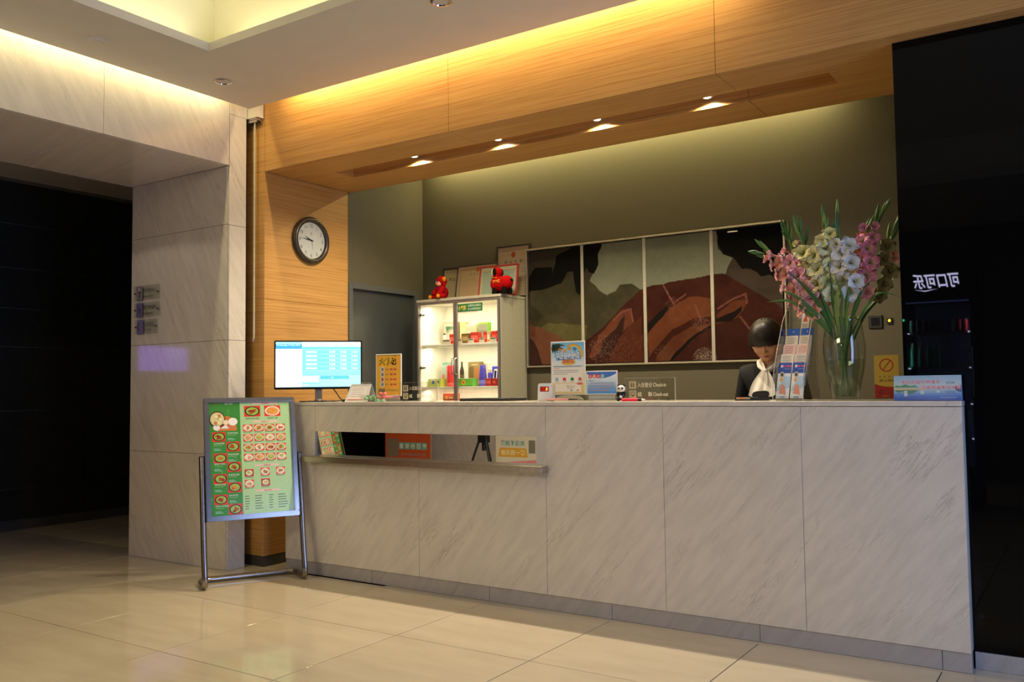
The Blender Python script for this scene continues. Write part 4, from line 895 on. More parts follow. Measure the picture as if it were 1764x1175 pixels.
# ---- goods on the shelves
Z1, Z2, Z3 = 1.6105, 1.2625, .9365
def box_item(name, label, cat, x0, x1, yf, z, h, dp, col, deco=None, grp=None):
    t = thing(name, label, cat, ((x0 + x1) / 2, yf, z), group=grp); w_ = x1 - x0
    obj('carton', MB().box(-w_ / 2, w_ / 2, 0, dp, 0, h, col=col), M['gloss_print'], t, bevel=.001)
    p = MB()
    if deco: deco(p, w_, h)
    else: p.pr_rect(-w_ * .4, w_ * .4, h * .35, h * .7, -.0004, tuple(min(1, c * 1.5 + .05) for c in col)); p.pr_rect(-w_ * .3, w_ * .3, h * .15, h * .25, -.0004, tuple(c * .5 for c in col))
    printed('printed_front', p, M['gloss_print'], t); return t
def lathe_item(name, label, cat, x, yf, z, prof, col, capz, capcol, band=None):
    t = thing(name, label, cat, (x, yf, z)); obj('body', MB().lathe(prof, 24, col=col), M['gloss_print'], t, smooth=40)
    r, z0, z1 = capz; obj('cap', MB().lathe([(r, z0), (r, z1 - .002), (r * .9, z1), (.0001, z1)], 20, col=capcol), M['gloss_print'], t, smooth=40)
    if band: obj('label_band', MB().lathe([(band[0], band[1]), (band[0], band[2])], 24, col=band[3]), M['gloss_print'], t, smooth=40, recalc=False)
    return t
GS = 'goods on the upper cabinet shelf'
def d_leaf(p, w_, h):
    p.pr_rect(-w_ * .42, w_ * .42, h * .08, h * .92, -.0004, hx('b4b09c'))
    for k in range(5): p.pr_poly([(-w_ * .2 + k * w_ * .08, h * .5), (-w_ * .3 + k * w_ * .16, h * .82), (-w_ * .1 + k * w_ * .12, h * .78)], -.0007, hx('2f6a48'))
    for k in range(4): p.pr_poly([(k * w_ * .1 - .01, h * .1), (k * w_ * .1 + .002, h * .7), (k * w_ * .1 + .008, h * .1)], -.0008, hx('d6d2c4'))
box_item('gift_box', 'grey gift box printed with a green leaf at the left of the upper cabinet shelf', 'box', -4.115, -3.985, 1.63, Z1, .20, .07, hx('a39e8c'), d_leaf, GS)
lathe_item('small_bottle', 'small white bottle with dark cap before the leaf gift box', 'bottle', -4.015, 1.52, Z1, [(.014, 0), (.015, .004), (.015, .07), (.009, .082)], hx('e6e2d4'), (.009, .082, .094), hx('3a3630'))
RD = hx('b8302a')
for i, (a, b_, yf, h, lb) in enumerate([(-3.985, -3.935, 1.545, .088, 'red box behind the price tag at the centre bar of the upper cabinet shelf'), (-3.765, -3.685, 1.545, .094, 'widest red box in the middle of the upper cabinet shelf'), (-3.633, -3.600, 1.54, .093, 'narrow red box standing before the green framed box'), (-3.552, -3.506, 1.54, .094, 'red box before the black and white picture box'), (-3.478, -3.440, 1.50, .094, 'last red box at the right end of the upper cabinet shelf')]):
    box_item('red_box', lb, 'box', a, b_, yf, Z1, h, .045, RD, None, GS)
box_item('brown_box', 'olive brown box left of the widest red box on the upper cabinet shelf', 'box', -3.86, -3.785, 1.545, Z1, .088, .05, hx('6f5a34'), None, GS)
box_item('beige_box', 'narrow beige box between two red boxes on the upper cabinet shelf', 'box', -3.597, -3.568, 1.54, Z1, .094, .045, hx('c0a27c'), None, GS)
def d_dot(p, w_, h): p.pr_disc(.01, h * .45, .024, .024, -.0004, hx('40303c')); p.pr_disc(.01, h * .45, .015, .015, -.0007, hx('665060')); p.pr_rect(-w_ * .5, w_ * .5, h * .94, h, -.0004, hx('a9cfd0'))
box_item('beige_box', 'wide beige box with a dark round mark on the upper cabinet shelf', 'box', -3.895, -3.785, 1.655, Z1, .17, .05, hx('c8bba0'), d_dot, GS)
box_item('paper_bag', 'pale yellow paper bag beside the centre bar of the upper cabinet shelf', 'bag', -3.965, -3.90, 1.665, Z1, .195, .04, hx('dcc48a'), None, GS)
def d_grn(p, w_, h): p.pr_rect(-w_ * .44, w_ * .44, h * .1, h * .93, -.0004, hx('8f9080')); p.pr_rect(w_ * .06, w_ * .40, h * .12, h * .42, -.0007, hx('7fc02a')); [p.pr_rect(w_ * .1, w_ * .36, h * v, h * (v + .025), -.001, hx('3f5a1c')) for v in (.2, .29, .36)]
box_item('green_box', 'grey box with lime green border on the upper cabinet shelf', 'box', -3.745, -3.650, 1.63, Z1, .178, .05, hx('86c83a'), d_grn, GS)
def d_man(p, w_, h):
    p.pr_rect(-w_ * .42, w_ * .46, h * .06, h * .78, -.0004, hx('5c5a56')); p.pr_poly([(-w_ * .1, h * .06), (w_ * .46, h * .06), (w_ * .46, h * .5), (w_ * .2, h * .58), (w_ * .02, h * .4)], -.0007, hx('24221f')); p.pr_disc(w_ * .22, h * .64, .013, .017, -.001, hx('c8a888')); p.pr_poly([(w_ * .12, h * .5), (w_ * .2, h * .56), (w_ * .04, h * .14)], -.001, hx('d8d0c0'))
box_item('picture_box', 'white box printed with a black and white portrait, right end of the upper cabinet shelf', 'box', -3.632, -3.535, 1.63 + .06, Z1, .205, .05, hx('cfc8b6'), d_man, GS).location.x = -3.530
tags = ['price tag holder at the left end of the upper cabinet shelf', 'price tag holder before the brown box on the upper cabinet shelf', 'price tag holder before the widest red box', 'price tag holder before the green framed box', 'price tag holder at the right end of the upper cabinet shelf']
for (a, b_), lb in zip(((-3.985, -3.905), (-3.845, -3.790), (-3.726, -3.668), (-3.615, -3.565), (-3.508, -3.450)), tags):
    t = thing('price_tag', 'grey ' + lb, 'price tag', ((a + b_) / 2, 1.455, Z1), group='price tags in the cabinet'); w_ = b_ - a
    obj('holder', MB().prism([(-w_ / 2, 0), (w_ / 2, 0), (w_ / 2 - .003, .038), (-w_ / 2 + .003, .038)], 0, .006, col=hx('b0aa98')), M['print'], t); p = MB(); p.pr_rect(-w_ * .4, w_ * .4, .026, .032, -.0004, hx('3c3a34')); p.pr_rect(-w_ * .4, w_ * .4, .006, .022, -.0004, hx('c4bfae')); printed('card', p, M['print'], t)
GL_ = 'goods on the lower cabinet shelf'
def d_tissue(p, w_, h): p.pr_disc(-w_ * .1, h * .55, .016, .016, -.0004, hx('3a4a8a')); p.pr_poly([(-w_ * .3, h * .95), (w_ * .08, h * .95), (-w_ * .1, h * .2)], -.0003, hx('d8d8d8')); p.pr_poly([(w_ * .15, h * .95), (w_ * .45, h * .95), (w_ * .3, h * .2)], -.0003, hx('c8ccc0')); p.pr_disc(w_ * .3, h * .6, .012, .014, -.0006, hx('587a40'))
box_item('tissue_box', 'long yellow green tissue box at the left of the lower cabinet shelf', 'box', -4.175, -4.045, 1.50, Z2, .066, .08, hx('a8b04a'), d_tissue, GL_)
box_item('pale_box', 'tall pale blue box left of the red canister in the cabinet', 'box', -4.105, -4.045, 1.60, Z2, .205, .06, hx('9cb4ac'), lambda p, w_, h: (p.pr_rect(-w_ * .5, -w_ * .1, 0, h * .5, -.0004, hx('c05a3c')), p.pr_rect(-w_ * .5, w_ * .5, h * .9, h, -.0004, hx('6a9a86'))), GL_)
lathe_item('red_canister', 'tall red canister beside the centre bar of the lower cabinet shelf', 'canister', -3.985, 1.565, Z2, [(.034, 0), (.036, .004), (.036, .165), (.034, .170)], hx('c02a30'), (.030, .170, .177), hx('d04a4a'), (.0364, .02, .03, hx('d86058')))
lathe_item('dark_bottle', 'slim dark bottle next to the centre bar of the lower cabinet shelf', 'bottle', -3.912, 1.62, Z2, [(.017, 0), (.018, .004), (.018, .13), (.008, .17), (.008, .19)], hx('2a2a22'), (.009, .19, .206), hx('4a4030'), (.0184, .03, .10, hx('5a5238')))
def d_gift(p, w_, h): p.pr_rect(-w_ * .40, -w_ * .02, h * .1, h * .80, -.0004, hx('6a5c38')); p.pr_rect(w_ * .06, w_ * .42, h * .08, h * .76, -.0004, hx('a86a42')); p.pr_rect(-w_ * .2, w_ * .3, h * .86, h * .90, -.0004, hx('c8b48a')); p.pr_rect(-w_ * .5, w_ * .5, 0, h * .06, -.0004, hx('302a20'))
box_item('gift_box', 'brown gift box printed with two jars behind the green tea box', 'box', -3.885, -3.765, 1.67, Z2, .205, .06, hx('8f7c54'), d_gift, GL_)
def d_tea(p, w_, h): p.pr_disc(-w_ * .12, h * .52, .020, .020, -.0004, hx('d8b83a')); p.pr_disc(-w_ * .12, h * .5, .012, .012, -.0007, hx('c8502c')); p.pr_rect(-w_ * .46, w_ * .46, h * .04, h * .16, -.0004, hx('2f7a2a'))
box_item('tea_box', 'low green tea box with yellow emblem on the lower cabinet shelf', 'box', -3.850, -3.700, 1.48, Z2, .064, .07, hx('5aa43c'), d_tea, GL_)
PU = hx('3b34a0')
lathe_item('shampoo_bottle', 'tall violet blue bottle right of the green tea box in the cabinet', 'bottle', -3.655, 1.56, Z2, [(.030, 0), (.033, .005), (.032, .08), (.027, .13), (.024, .145)], PU, (.024, .145, .17), hx('4a44b4'), (.0335, .02, .05, hx('6f6cc4')))
lathe_item('lotion_bottle', 'small violet bottle with tan cap between bottle and blue carton in the cabinet', 'bottle', -3.612, 1.60, Z2, [(.017, 0), (.018, .004), (.018, .10), (.012, .112)], PU, (.012, .112, .135), hx('c8b078'), (.0184, .03, .06, hx('a8a8d0')))
def d_blue(p, w_, h): p.pr_poly([(-w_ * .46, h * .1), (w_ * .2, h * .1), (w_ * .46, h * .86), (-w_ * .1, h * .86)], -.0004, hx('e0e0e4')); p.pr_poly([(-w_ * .3, h * .16), (w_ * .12, h * .16), (w_ * .3, h * .78), (-w_ * .06, h * .78)], -.0006, hx('2a2a3c'))
box_item('blue_carton', 'violet carton with slanted white and black panel on the lower cabinet shelf', 'box', -3.592, -3.535, 1.60, Z2, .16, .04, hx('4a48b8'), d_blue, GL_)
box_item('white_carton', 'white carton with blue emblem at the right end of the lower cabinet shelf', 'box', -3.522, -3.470, 1.60, Z2, .15, .04, hx('d4d0c8'), lambda p, w_, h: (p.pr_rect(-w_ * .5, w_ * .5, h * .8, h, -.0004, hx('4444b4')), p.pr_disc(0, h * .5, .012, .014, -.0004, hx('38407a'))), GL_)
box_item('red_box', 'low red box before the violet carton on the lower cabinet shelf', 'box', -3.566, -3.512, 1.47, Z2, .062, .05, hx('a82c24'), None, GL_)
box_item('red_box', 'narrow red box right of the low red one on the lower cabinet shelf', 'box', -3.506, -3.470, 1.475, Z2, .062, .05, hx('b03a34'), None, GL_)
box_item('tan_box', 'narrow tan box at the right wall of the lower cabinet shelf', 'box', -3.462, -3.434, 1.49, Z2, .063, .05, hx('c09a60'), None, GL_)
box_item('snack_box', 'red snack box on the cabinet shelf just above the counter line', 'box', -4.02, -3.905, 1.50, Z3, .272, .08, hx('b04030'), lambda p, w_, h: (p.pr_rect(-w_ * .42, w_ * .42, h * .8, h * .95, -.0004, hx('c8603a')), p.pr_disc(-.02, h * .86, .018, .014, -.0007, hx('d8a060')), p.pr_rect(w_ * .05, w_ * .40, h * .84, h * .88, -.001, hx('e8d0b0'))))
lathe_item('noodle_cup', 'pale pink paper cup left of the red snack box in the cabinet', 'cup', -4.085, 1.55, Z3, [(.036, 0), (.048, .20), (.050, .205)], hx('d8a890'), (.050, .205, .212), hx('e8dccc'))

# ================================================================== CERTIFICATES AND PLUSH TOYS on the cabinet
def certificate(label, x, y, w_, h, lean, fcol, paper, draw, fw=.014, rz=0):
    t = thing('framed_certificate', label, 'certificate', (x, y, KZ + .0005), (-lean, 0, rz), 'framed certificates on the cabinet')
    obj('frame', MB().frame(-w_ / 2, w_ / 2, 0, h, -.008, .008, fw), fcol, t, bevel=.002); obj('backing', MB().box(-w_ / 2 + fw, w_ / 2 - fw, -.001, .006, fw, h - fw, col=paper), M['print'], t)
    p = MB(); draw(p, -w_ / 2 + fw, w_ / 2 - fw, fw, h - fw, -.0016); printed('paper', p, M['print'], t); obj('pane', MB().box(-w_ / 2 + fw, w_ / 2 - fw, -.0062, -.0045, fw, h - fw), M['glass'], t); return t
fblack = simple('frame_black', (.02, .016, .013), .35, var=.1); fred = simple('frame_red', (.24, .012, .012), .35, var=.1); fgold = simple('frame_gilt', (.32, .22, .10), .4, var=.1)
def seal(p, x, z, r, y): p.pr_disc(x, z, r, r * 1.05, y, hx('b8402c')); p.pr_disc(x, z + r * .05, r * .62, r * .62, y - .0002, hx('c8562f')); p.pr_rect(x - r * .5, x + r * .5, z - r * 1.15, z - r * .7, y - .0002, hx('a8382a'))
def dr_D(p, x0, x1, z0, z1, y):
    W_ = x1 - x0; cx = (x0 + x1) / 2; p.pr_rect(x0, x1, z0, z1, y, hx('c6ad90')); p.pr_rect(x0 + .02, x1 - .02, z1 - .066, z1 - .064, y - .0002, hx('a8906c')); seal(p, cx, z1 - .064, .021, y - .0003)
    for k, ch in enumerate('营业执照'): p.text(ch, cx - .075 + k * .05, z1 - .125, y - .0003, .026, hx('4a3a2a'))
    for k in range(8): p.pr_rect(x0 + .03, x1 - .03, z1 - .19 - k * .025, z1 - .188 - k * .025, y - .0002, hx('9a8468'))
certificate('black framed certificate standing highest, behind the red framed one', -3.485, 1.762, .335, .444, .035, fblack, hx('c6ad90'), dr_D, .016)
def dr_A(p, x0, x1, z0, z1, y):
    p.pr_rect(x0, x1, z0, z1, y, hx('bfa988'));
    for k, ch in enumerate('营业'): p.text(ch, x0 + .07 + k * .04, z1 - .085, y - .0003, .03, hx('4a3c2a'))
    for k in range(7): p.pr_rect(x0 + .04, x1 - .03, z1 - .15 - k * .017, z1 - .148 - k * .017, y - .0002, hx('94805f'))
certificate('black framed certificate at the left, half hidden behind the tan one', -4.065, 1.742, .30, .305, .09, fblack, hx('bfa988'), dr_A)
def dr_B(p, x0, x1, z0, z1, y):
    cx = (x0 + x1) / 2 + .01; p.pr_rect(x0, x1, z0, z1, y, hx('b89a76')); p.frame(x0 + .028, x1 - .028, z0 + .018, z1 - .03, y - .0002, y - .0002, .003, 0, hx('8a6a48')); seal(p, cx, z1 - .032, .018, y - .0004)
    for k, ch in enumerate('税务登记证'): p.text(ch, cx - .068 + k * .034, z1 - .072, y - .0004, .016, hx('6a4a34'))
    for k in range(8): p.pr_rect(x0 + .05, x1 - .05, z1 - .115 - k * .018, z1 - .1135 - k * .018, y - .0003, hx('9a7a58'))
    p.pr_ring(x1 - .075, z0 + .05, .022, .019, y - .0004, hx('b8584a'), 24)
certificate('wide tan paper certificate in a thin black frame, in the middle on the cabinet', -3.80, 1.655, .415, .305, .16, fblack, hx('b89a76'), dr_B, .011)
def dr_C(p, x0, x1, z0, z1, y):
    cx = (x0 + x1) / 2 + .02; p.pr_rect(x0, x1, z0, z1, y, hx('b8aa8a')); p.pr_rect(x0 + .018, x1 - .018, z0 + .014, z1 - .032, y - .0002, hx('95a090')); p.pr_rect(x0 + .018, x1 - .018, z1 - .035, z1 - .032, y - .0004, hx('5a4a58')); seal(p, cx - .02, z1 - .034, .017, y - .0005)
    p.text('特种行业许可证', cx + .01, z1 - .072, y - .0005, .016, hx('5e6a5c'), wfit=.13); p.pr_rect(cx - .02, x1 - .05, z1 - .092, z1 - .090, y - .0005, hx('6f7a68')); p.pr_ring(x1 - .06, z0 + .046, .022, .018, y - .0005, hx('b07a68'), 24)
certificate('red framed certificate with grey green paper behind the red plush sheep', -3.515, 1.57, .375, .262, .16, fred, hx('b8aa8a'), dr_C, .013)

RP, RP2, OR, PK2, BKp = hx('92090c'), hx('720810'), hx('bc7c1c'), hx('c29070'), hx('100d0b')
t = thing('plush_monkey', 'red seated plush monkey with orange ears on the left of the cabinet top', 'plush toy', (-4.0, 1.475, KZ + .0005), (0, 0, -.35))
m = MB().ball((0, 0, .055), (.058, .05, .058), 20, 14, col=RP2); m.ball((-.012, -.01, .085), (.045, .042, .045), 18, 12, col=hx('850f22')); obj('body', m, M['plush'], t, smooth=70)
m = MB().ball((.0, -.006, .150), (.050, .046, .045), 22, 16, col=RP); m.ball((-.006, -.030, .138), (.040, .026, .026), 18, 12, col=PK2); m.ball((.012, -.040, .122), (.024, .018, .016), 14, 10, col=hx('d88a70'))
for s in (-1, 1): m.ball((-.008 + s * .016, -.054, .146), (.0065, .004, .0075), 10, 8, col=BKp)
m.ball((.052, -.012, .118), (.014, .014, .018), 12, 8, col=RP); obj('head', m, M['plush'], t, smooth=70)
for s, nm_ in ((-1, 'ear'), (1, 'ear')):
    m = MB().ball((s * .048, -.012, .162), (.020, .012, .022), 16, 10, col=OR); m.ball((s * .048, -.022, .162), (.011, .006, .012), 12, 8, col=hx('c87a1c')); obj(nm_, m, M['plush'], t, smooth=70)
for s in (-1, 1):
    m = MB().tube([(s * .035, -.015, .10), (s * .052, -.04, .065), (s * .035, -.065, .035)], [.022, .021, .017], 12, col=RP); obj('arm', m, M['plush'], t, smooth=70)
    m = MB().tube([(s * .03, -.01, .028), (s * .055, -.045, .022), (s * .060, -.070, .020)], [.026, .024, .02], 12, col=RP); m.ball((s * .062, -.080, .019), (.018, .016, .0185), 12, 8, col=OR); obj('foot', m, M['plush'], t, smooth=70)
obj('leaf_bow', MB().ball((-.062, .012, .105), (.018, .006, .012), 12, 8, col=hx('2f5a40')).ball((-.036, .02, .108), (.012, .006, .009), 10, 8, col=hx('2f5a40')), M['plush'], t, smooth=70)

t = thing('plush_sheep', 'red standing plush sheep with black ears at the right corner of the cabinet top', 'plush toy', (-3.385, 1.452, KZ + .0005), (0, 0, -.22))
m = MB().ball((.0, 0, .083), (.098, .052, .060), 24, 16, col=RP); m.ball((.055, 0, .088), (.056, .050, .055), 20, 14, col=RP); m.ball((-.062, 0, .085), (.050, .050, .060), 20, 14, col=RP); obj('body', m, M['plush'], t, smooth=70)
m = MB().tube([(-.062, 0, .10), (-.056, 0, .14), (-.045, 0, .165)], [.042, .036, .036], 16, col=RP); m.ball((-.046, 0, .178), (.040, .036, .040), 20, 14, col=RP); m.ball((-.078, -.004, .180), (.026, .026, .034), 16, 12, col=hx('d8c89a')); m.ball((-.070, 0, .212), (.016, .018, .010), 12, 8, col=RP)
for s in (-1, 1): m.ball((-.098, s * .012, .188), (.005, .004, .006), 8, 6, col=BKp)
obj('head', m, M['plush'], t, smooth=70)
for s in (-1, 1): obj('ear', MB().ball((-.044, s * .040, .178), (.019, .010, .030), 14, 10, col=BKp), M['plush'], t, smooth=70, rot=(0, 0, 0))
obj('collar', MB().lathe([(.045, -.003), (.047, 0), (.045, .003)], 24, col=hx('b8742a'), c=(-.060, 0, .130)), M['cloth'], t, smooth=60)
for dx, dy in ((-.055, -.026), (-.055, .026), (.055, -.026), (.055, .026)): obj('leg', MB().lathe([(.021, 0), (.024, .006), (.024, .02), (.020, .05)], 14, col=BKp, c=(dx, dy, 0)), M['plush'], t, smooth=60)
obj('tail', MB().tube([(.095, 0, .105), (.118, 0, .102), (.128, 0, .096)], [.012, .010, .004], 10, col=BKp), M['plush'], t, smooth=60)
p = MB(); p.text('YYYC', -.005, .098, -.0575, .022, hx('d8963a'), wfit=.085, bold=.03); printed('gold_lettering', p, M['print'], t)

# ================================================================== PAINTING in four canvases
PX0, PX1, PZ0, PZ1 = -3.350, -1.243, 1.408, 2.372
pt = thing('wall_painting', 'wide landscape painting of brown hills in four canvases on the alcove wall', 'painting', ((PX0 + PX1) / 2, YB - .001, PZ0))
HWp = (PX1 - PX0) / 2; HP = PZ1 - PZ0
obj('frame', MB().frame(-HWp, HWp, 0, HP, -.045, 0, .013), simple('frame_champagne', (.36, .31, .24), .35, .6, .06), pt, bevel=.0015)
obj('shadow_gap', MB().box(-HWp + .013, HWp - .013, -.012, -.002, .013, HP - .013), M['black'], pt)
bars = [.2475, .500, .750]
def PXY(cx, cyy):
    ul = (cx - 40 - (cyy - 240) * .012) / 1612.
    return ul * 1.174 / (1 + .174 * ul), 1 - (cyy - (240 - (cx - 40) * .1085)) / (725. + (cx - 40) * .075)
def poly(pts): return np.array([PXY(*q) for q in pts])
L_ = [
 (poly([(525, 190), (1230, 100), (1240, 240), (1330, 295), (1280, 390), (1180, 400), (760, 485), (700, 450), (630, 455), (600, 500), (550, 520), (500, 490), (440, 430), (490, 340), (495, 260)]), (150, 153, 132), 9),
 (poly([(0, 500), (160, 490), (300, 380), (400, 420), (440, 430), (500, 490), (550, 520), (600, 500), (630, 455), (700, 450), (760, 485), (640, 600), (420, 800), (290, 800), (0, 680)]), (76, 70, 46), 14),
 (poly([(180, 690), (420, 700), (420, 800), (290, 800), (100, 730)]), (108, 101, 58), 12),
 (poly([(0, 680), (160, 730), (300, 800), (420, 808), (420, 1000), (0, 1000)]), (128, 78, 54), 12),
 (poly([(0, 760), (60, 780), (95, 800), (130, 900), (160, 1000), (0, 1000)]), (68, 38, 32), 8),
 (poly([(400, 815), (520, 720), (640, 600), (760, 490), (790, 470), (1180, 400), (1280, 395), (1400, 460), (1660, 610), (1720, 640), (1720, 1000), (400, 1000)]), (72, 29, 17), 14),
 (poly([(1280, 390), (1335, 290), (1400, 340), (1500, 390), (1720, 420), (1720, 640), (1655, 605), (1400, 460)]), (82, 68, 57), 10),
 (poly([(500, 760), (640, 610), (700, 600), (710, 690), (600, 780), (470, 900), (430, 900)]), (118, 62, 40), 12),
 (poly([(560, 900), (640, 760), (760, 640), (770, 920), (600, 960)]), (98, 46, 27), 10),
 (poly([(520, 800), (600, 720), (660, 640), (640, 760), (560, 900), (500, 900)]), (58, 30, 22), 8),
 (poly([(800, 760), (880, 650), (1000, 560), (1060, 533), (1190, 533), (1205, 640), (1080, 660), (960, 720), (860, 830), (800, 900)]), (124, 66, 36), 14),
 (poly([(803, 750), (803, 700), (880, 610), (950, 565), (900, 640), (840, 710)]), (24, 14, 12), 4),
 (poly([(860, 880), (960, 770), (1080, 700), (1190, 700), (1060, 800), (930, 940), (840, 960)]), (110, 58, 32), 12),
 (poly([(1225, 640), (1320, 560), (1400, 540), (1420, 560), (1380, 620), (1340, 660), (1225, 700)]), (112, 57, 30), 10),
 (poly([(1225, 690), (1310, 680), (1370, 620), (1390, 580), (1330, 620), (1225, 665)]), (26, 14, 12), 4),
 (poly([(925, 930), (985, 850), (1045, 790), (1120, 735), (1190, 705), (1190, 718), (1120, 752), (1055, 805), (1000, 865), (945, 930)]), (20, 12, 10), 3),
 (poly([(1225, 720), (1500, 690), (1720, 700), (1720, 1000), (1225, 1000)]), (70, 30, 20), 8),
 (poly([(330, 180), (530, 180), (510, 230), (493, 265), (496, 330), (470, 388), (436, 380), (420, 355), (392, 400), (380, 525), (352, 500), (340, 378), (300, 380), (262, 450), (150, 490), (0, 502), (0, 440), (60, 415), (98, 352), (206, 347), (212, 392), (222, 330), (228, 280), (270, 258), (320, 240)]), (9, 7, 5), 2),
 (poly([(1228, 60), (1740, 20), (1740, 440), (1655, 432), (1600, 425), (1562, 397), (1500, 407), (1430, 362), (1382, 362), (1340, 296), (1272, 270), (1236, 205)]), (6, 5, 4), 1)]
def inside(P, U, V):
    c = np.zeros(U.shape, bool); n = len(P); j = n - 1
    for i in range(n):
        xi, yi = P[i]; xj, yj = P[j]
        t_ = ((yi > V) != (yj > V)); den = (yj - yi) if abs(yj - yi) > 1e-9 else 1e-9
        c ^= t_ & (U < (xj - xi) * (V - yi) / den + xi); j = i
    return c
rngp = np.random.default_rng(5)
def smooth_noise(U, V, sx, sy):
    g_ = rngp.random((int(sy) + 3, int(sx) + 3)); a = U * sx; b = V * sy; i = np.clip(a.astype(int), 0, int(sx)); j = np.clip(b.astype(int), 0, int(sy)); fa, fb = a - i, b - j; fa = fa * fa * (3 - 2 * fa); fb = fb * fb * (3 - 2 * fb)
    return (g_[j, i] * (1 - fa) + g_[j, i + 1] * fa) * (1 - fb) + (g_[j + 1, i] * (1 - fa) + g_[j + 1, i + 1] * fa) * fb
def paint_color(U, V):
    c = np.zeros(U.shape + (3,)); c[:] = (72, 64, 52)
    n_ = (smooth_noise(U, V, 14, 8) + .6 * smooth_noise(U, V, 45, 24) + .4 * smooth_noise(U, V, 120, 60)) / 2 - .5
    Ud = U + (smooth_noise(U, V, 30, 14) - .5) * .008; Vd = V + (smooth_noise(U, V, 30, 14) - .5) * .014
    for P_, col, am in L_:
        k = inside(P_, Ud, Vd); c[k] = np.array(col)
        c[k] += (n_[k] * am * 2.4)[:, None] * np.array((1.1, .9, .7))
    sp = rngp.random(U.shape)
    for cx, cyy, r, dn, col in ((520, 850, 90, .22, (170, 125, 110)), (600, 880, 120, .10, (150, 105, 90)), (1150, 900, 62, .45, (190, 165, 150)), (960, 570, 40, .25, (150, 90, 80)), (1130, 690, 50, .3, (160, 110, 92)), (760, 780, 60, .1, (150, 100, 90)), (900, 870, 50, .16, (150, 110, 90))):
        u0, v0 = PXY(cx, cyy); dd = np.hypot((U - u0) * 1.9, V - v0) / (r / 760.); k = (dd < 1) & (sp < dn * (1 - dd * .6)); c[k] = col
    for ln in ([(900, 460), (960, 570), (1035, 515)], [(1235, 600), (1330, 540), (1405, 512), (1412, 565)], [(590, 670), (640, 625), (695, 605), (710, 680)], [(1095, 580), (1130, 680)], [(1370, 650), (1440, 740), (1450, 830)]):
        for a, b in zip(ln, ln[1:]):
            A_, B_ = np.array(PXY(*a)), np.array(PXY(*b)); tt = np.clip(((U - A_[0]) * (B_[0] - A_[0]) + (V - A_[1]) * (B_[1] - A_[1])) / ((B_ - A_) @ (B_ - A_)), 0, 1); dd = np.hypot((U - A_[0] - tt * (B_[0] - A_[0])) * 2, V - A_[1] - tt * (B_[1] - A_[1])); k = (dd < .0075) & (sp < .75); c[k] = (150, 88, 78)
    return np.clip(c, 3, 255)
lo, hi_ = .012, .988
edges = [lo] + bars + [hi_]
hw = .0065
mp = painted('oil_paint', .75, .08)
for i in range(4):
    u0 = edges[i] + (hw if i > 0 else 0); u1 = edges[i + 1] - (hw if i < 3 else 0)
    NX, NZ = 250, 190
    U, V = np.meshgrid(np.linspace(u0, u1, NX), np.linspace(.022, .978, NZ)); c = paint_color(U, V) / 255. * .68; c = np.where(c <= .04045, c / 12.92, ((c + .055) / 1.055) ** 2.4)
    me = bpy.data.meshes.new('canvas'); xs_ = -HWp + U * 2 * HWp; zs_ = V * HP; rel = (c.mean(2) - .1) * .004
    vv = np.stack([xs_, np.full_like(xs_, -.0355) - np.clip(rel, 0, .0015), zs_], -1).reshape(-1, 3)
    idx = np.arange(NX * NZ).reshape(NZ, NX); q = np.stack([idx[:-1, :-1], idx[:-1, 1:], idx[1:, 1:], idx[1:, :-1]], -1).reshape(-1, 4)
    nb = len(vv); x_0, x_1, z_0, z_1 = -HWp + u0 * 2 * HWp, -HWp + u1 * 2 * HWp, .022 * HP, .978 * HP
    bk = [(x_0, -.035, z_0), (x_1, -.035, z_0), (x_1, -.035, z_1), (x_0, -.035, z_1), (x_0, -.013, z_0), (x_1, -.013, z_0), (x_1, -.013, z_1), (x_0, -.013, z_1)]
    fs = q.tolist() + [[nb + a for a in f] for f in ((0, 1, 5, 4), (1, 2, 6, 5), (2, 3, 7, 6), (3, 0, 4, 7), (4, 5, 6, 7))]
    me.from_pydata(vv.tolist() + bk, [], fs); ca = me.color_attributes.new('Col', 'FLOAT_COLOR', 'POINT'); ar = np.ones((nb + 8, 4), np.float32); ar[:nb, :3] = c.reshape(-1, 3); ar[nb:, :3] = .05; ca.data.foreach_set('color', ar.ravel()); me.materials.append(mp); me.update()
    o = bpy.data.objects.new('canvas', me); COL.objects.link(o); o.parent = pt
mul = simple('mullion_grey', (.34, .32, .26), .45, .2, .05)
for u in bars: obj('divider', MB().box(-HWp + (u - hw) * 2 * HWp + .001, -HWp + (u + hw) * 2 * HWp - .001, -.038, -.013, .0135, HP - .0135), mul, pt, bevel=.001)
obj('picture_light_clip', MB().box(.62 * HWp, .69 * HWp, -.050, -.040, HP - .046, HP - .038), M['steel'], pt, bevel=.001)

# ---- wall socket with pilot light
t = thing('wall_socket', 'small dark wall socket with yellow pilot light behind the flower vase', 'socket', (-.685, YB - .0005, 1.645))
obj('plate', MB().box(-.043, .043, -.012, 0, -.043, .043), M['black'], t, bevel=.003); obj('insert', MB().box(-.026, .026, -.015, -.012, -.026, .026), M['black_gloss'], t, bevel=.002)
p = MB(); p.pr_disc(.085, .003, .008, .009, -.0126, K((255, 190, 40), 2.2), 14); obj('pilot_box', MB().box(.068, .102, -.012, 0, -.018, .022), M['black'], t, bevel=.002); printed('pilot_light', p, M['screen'], t)
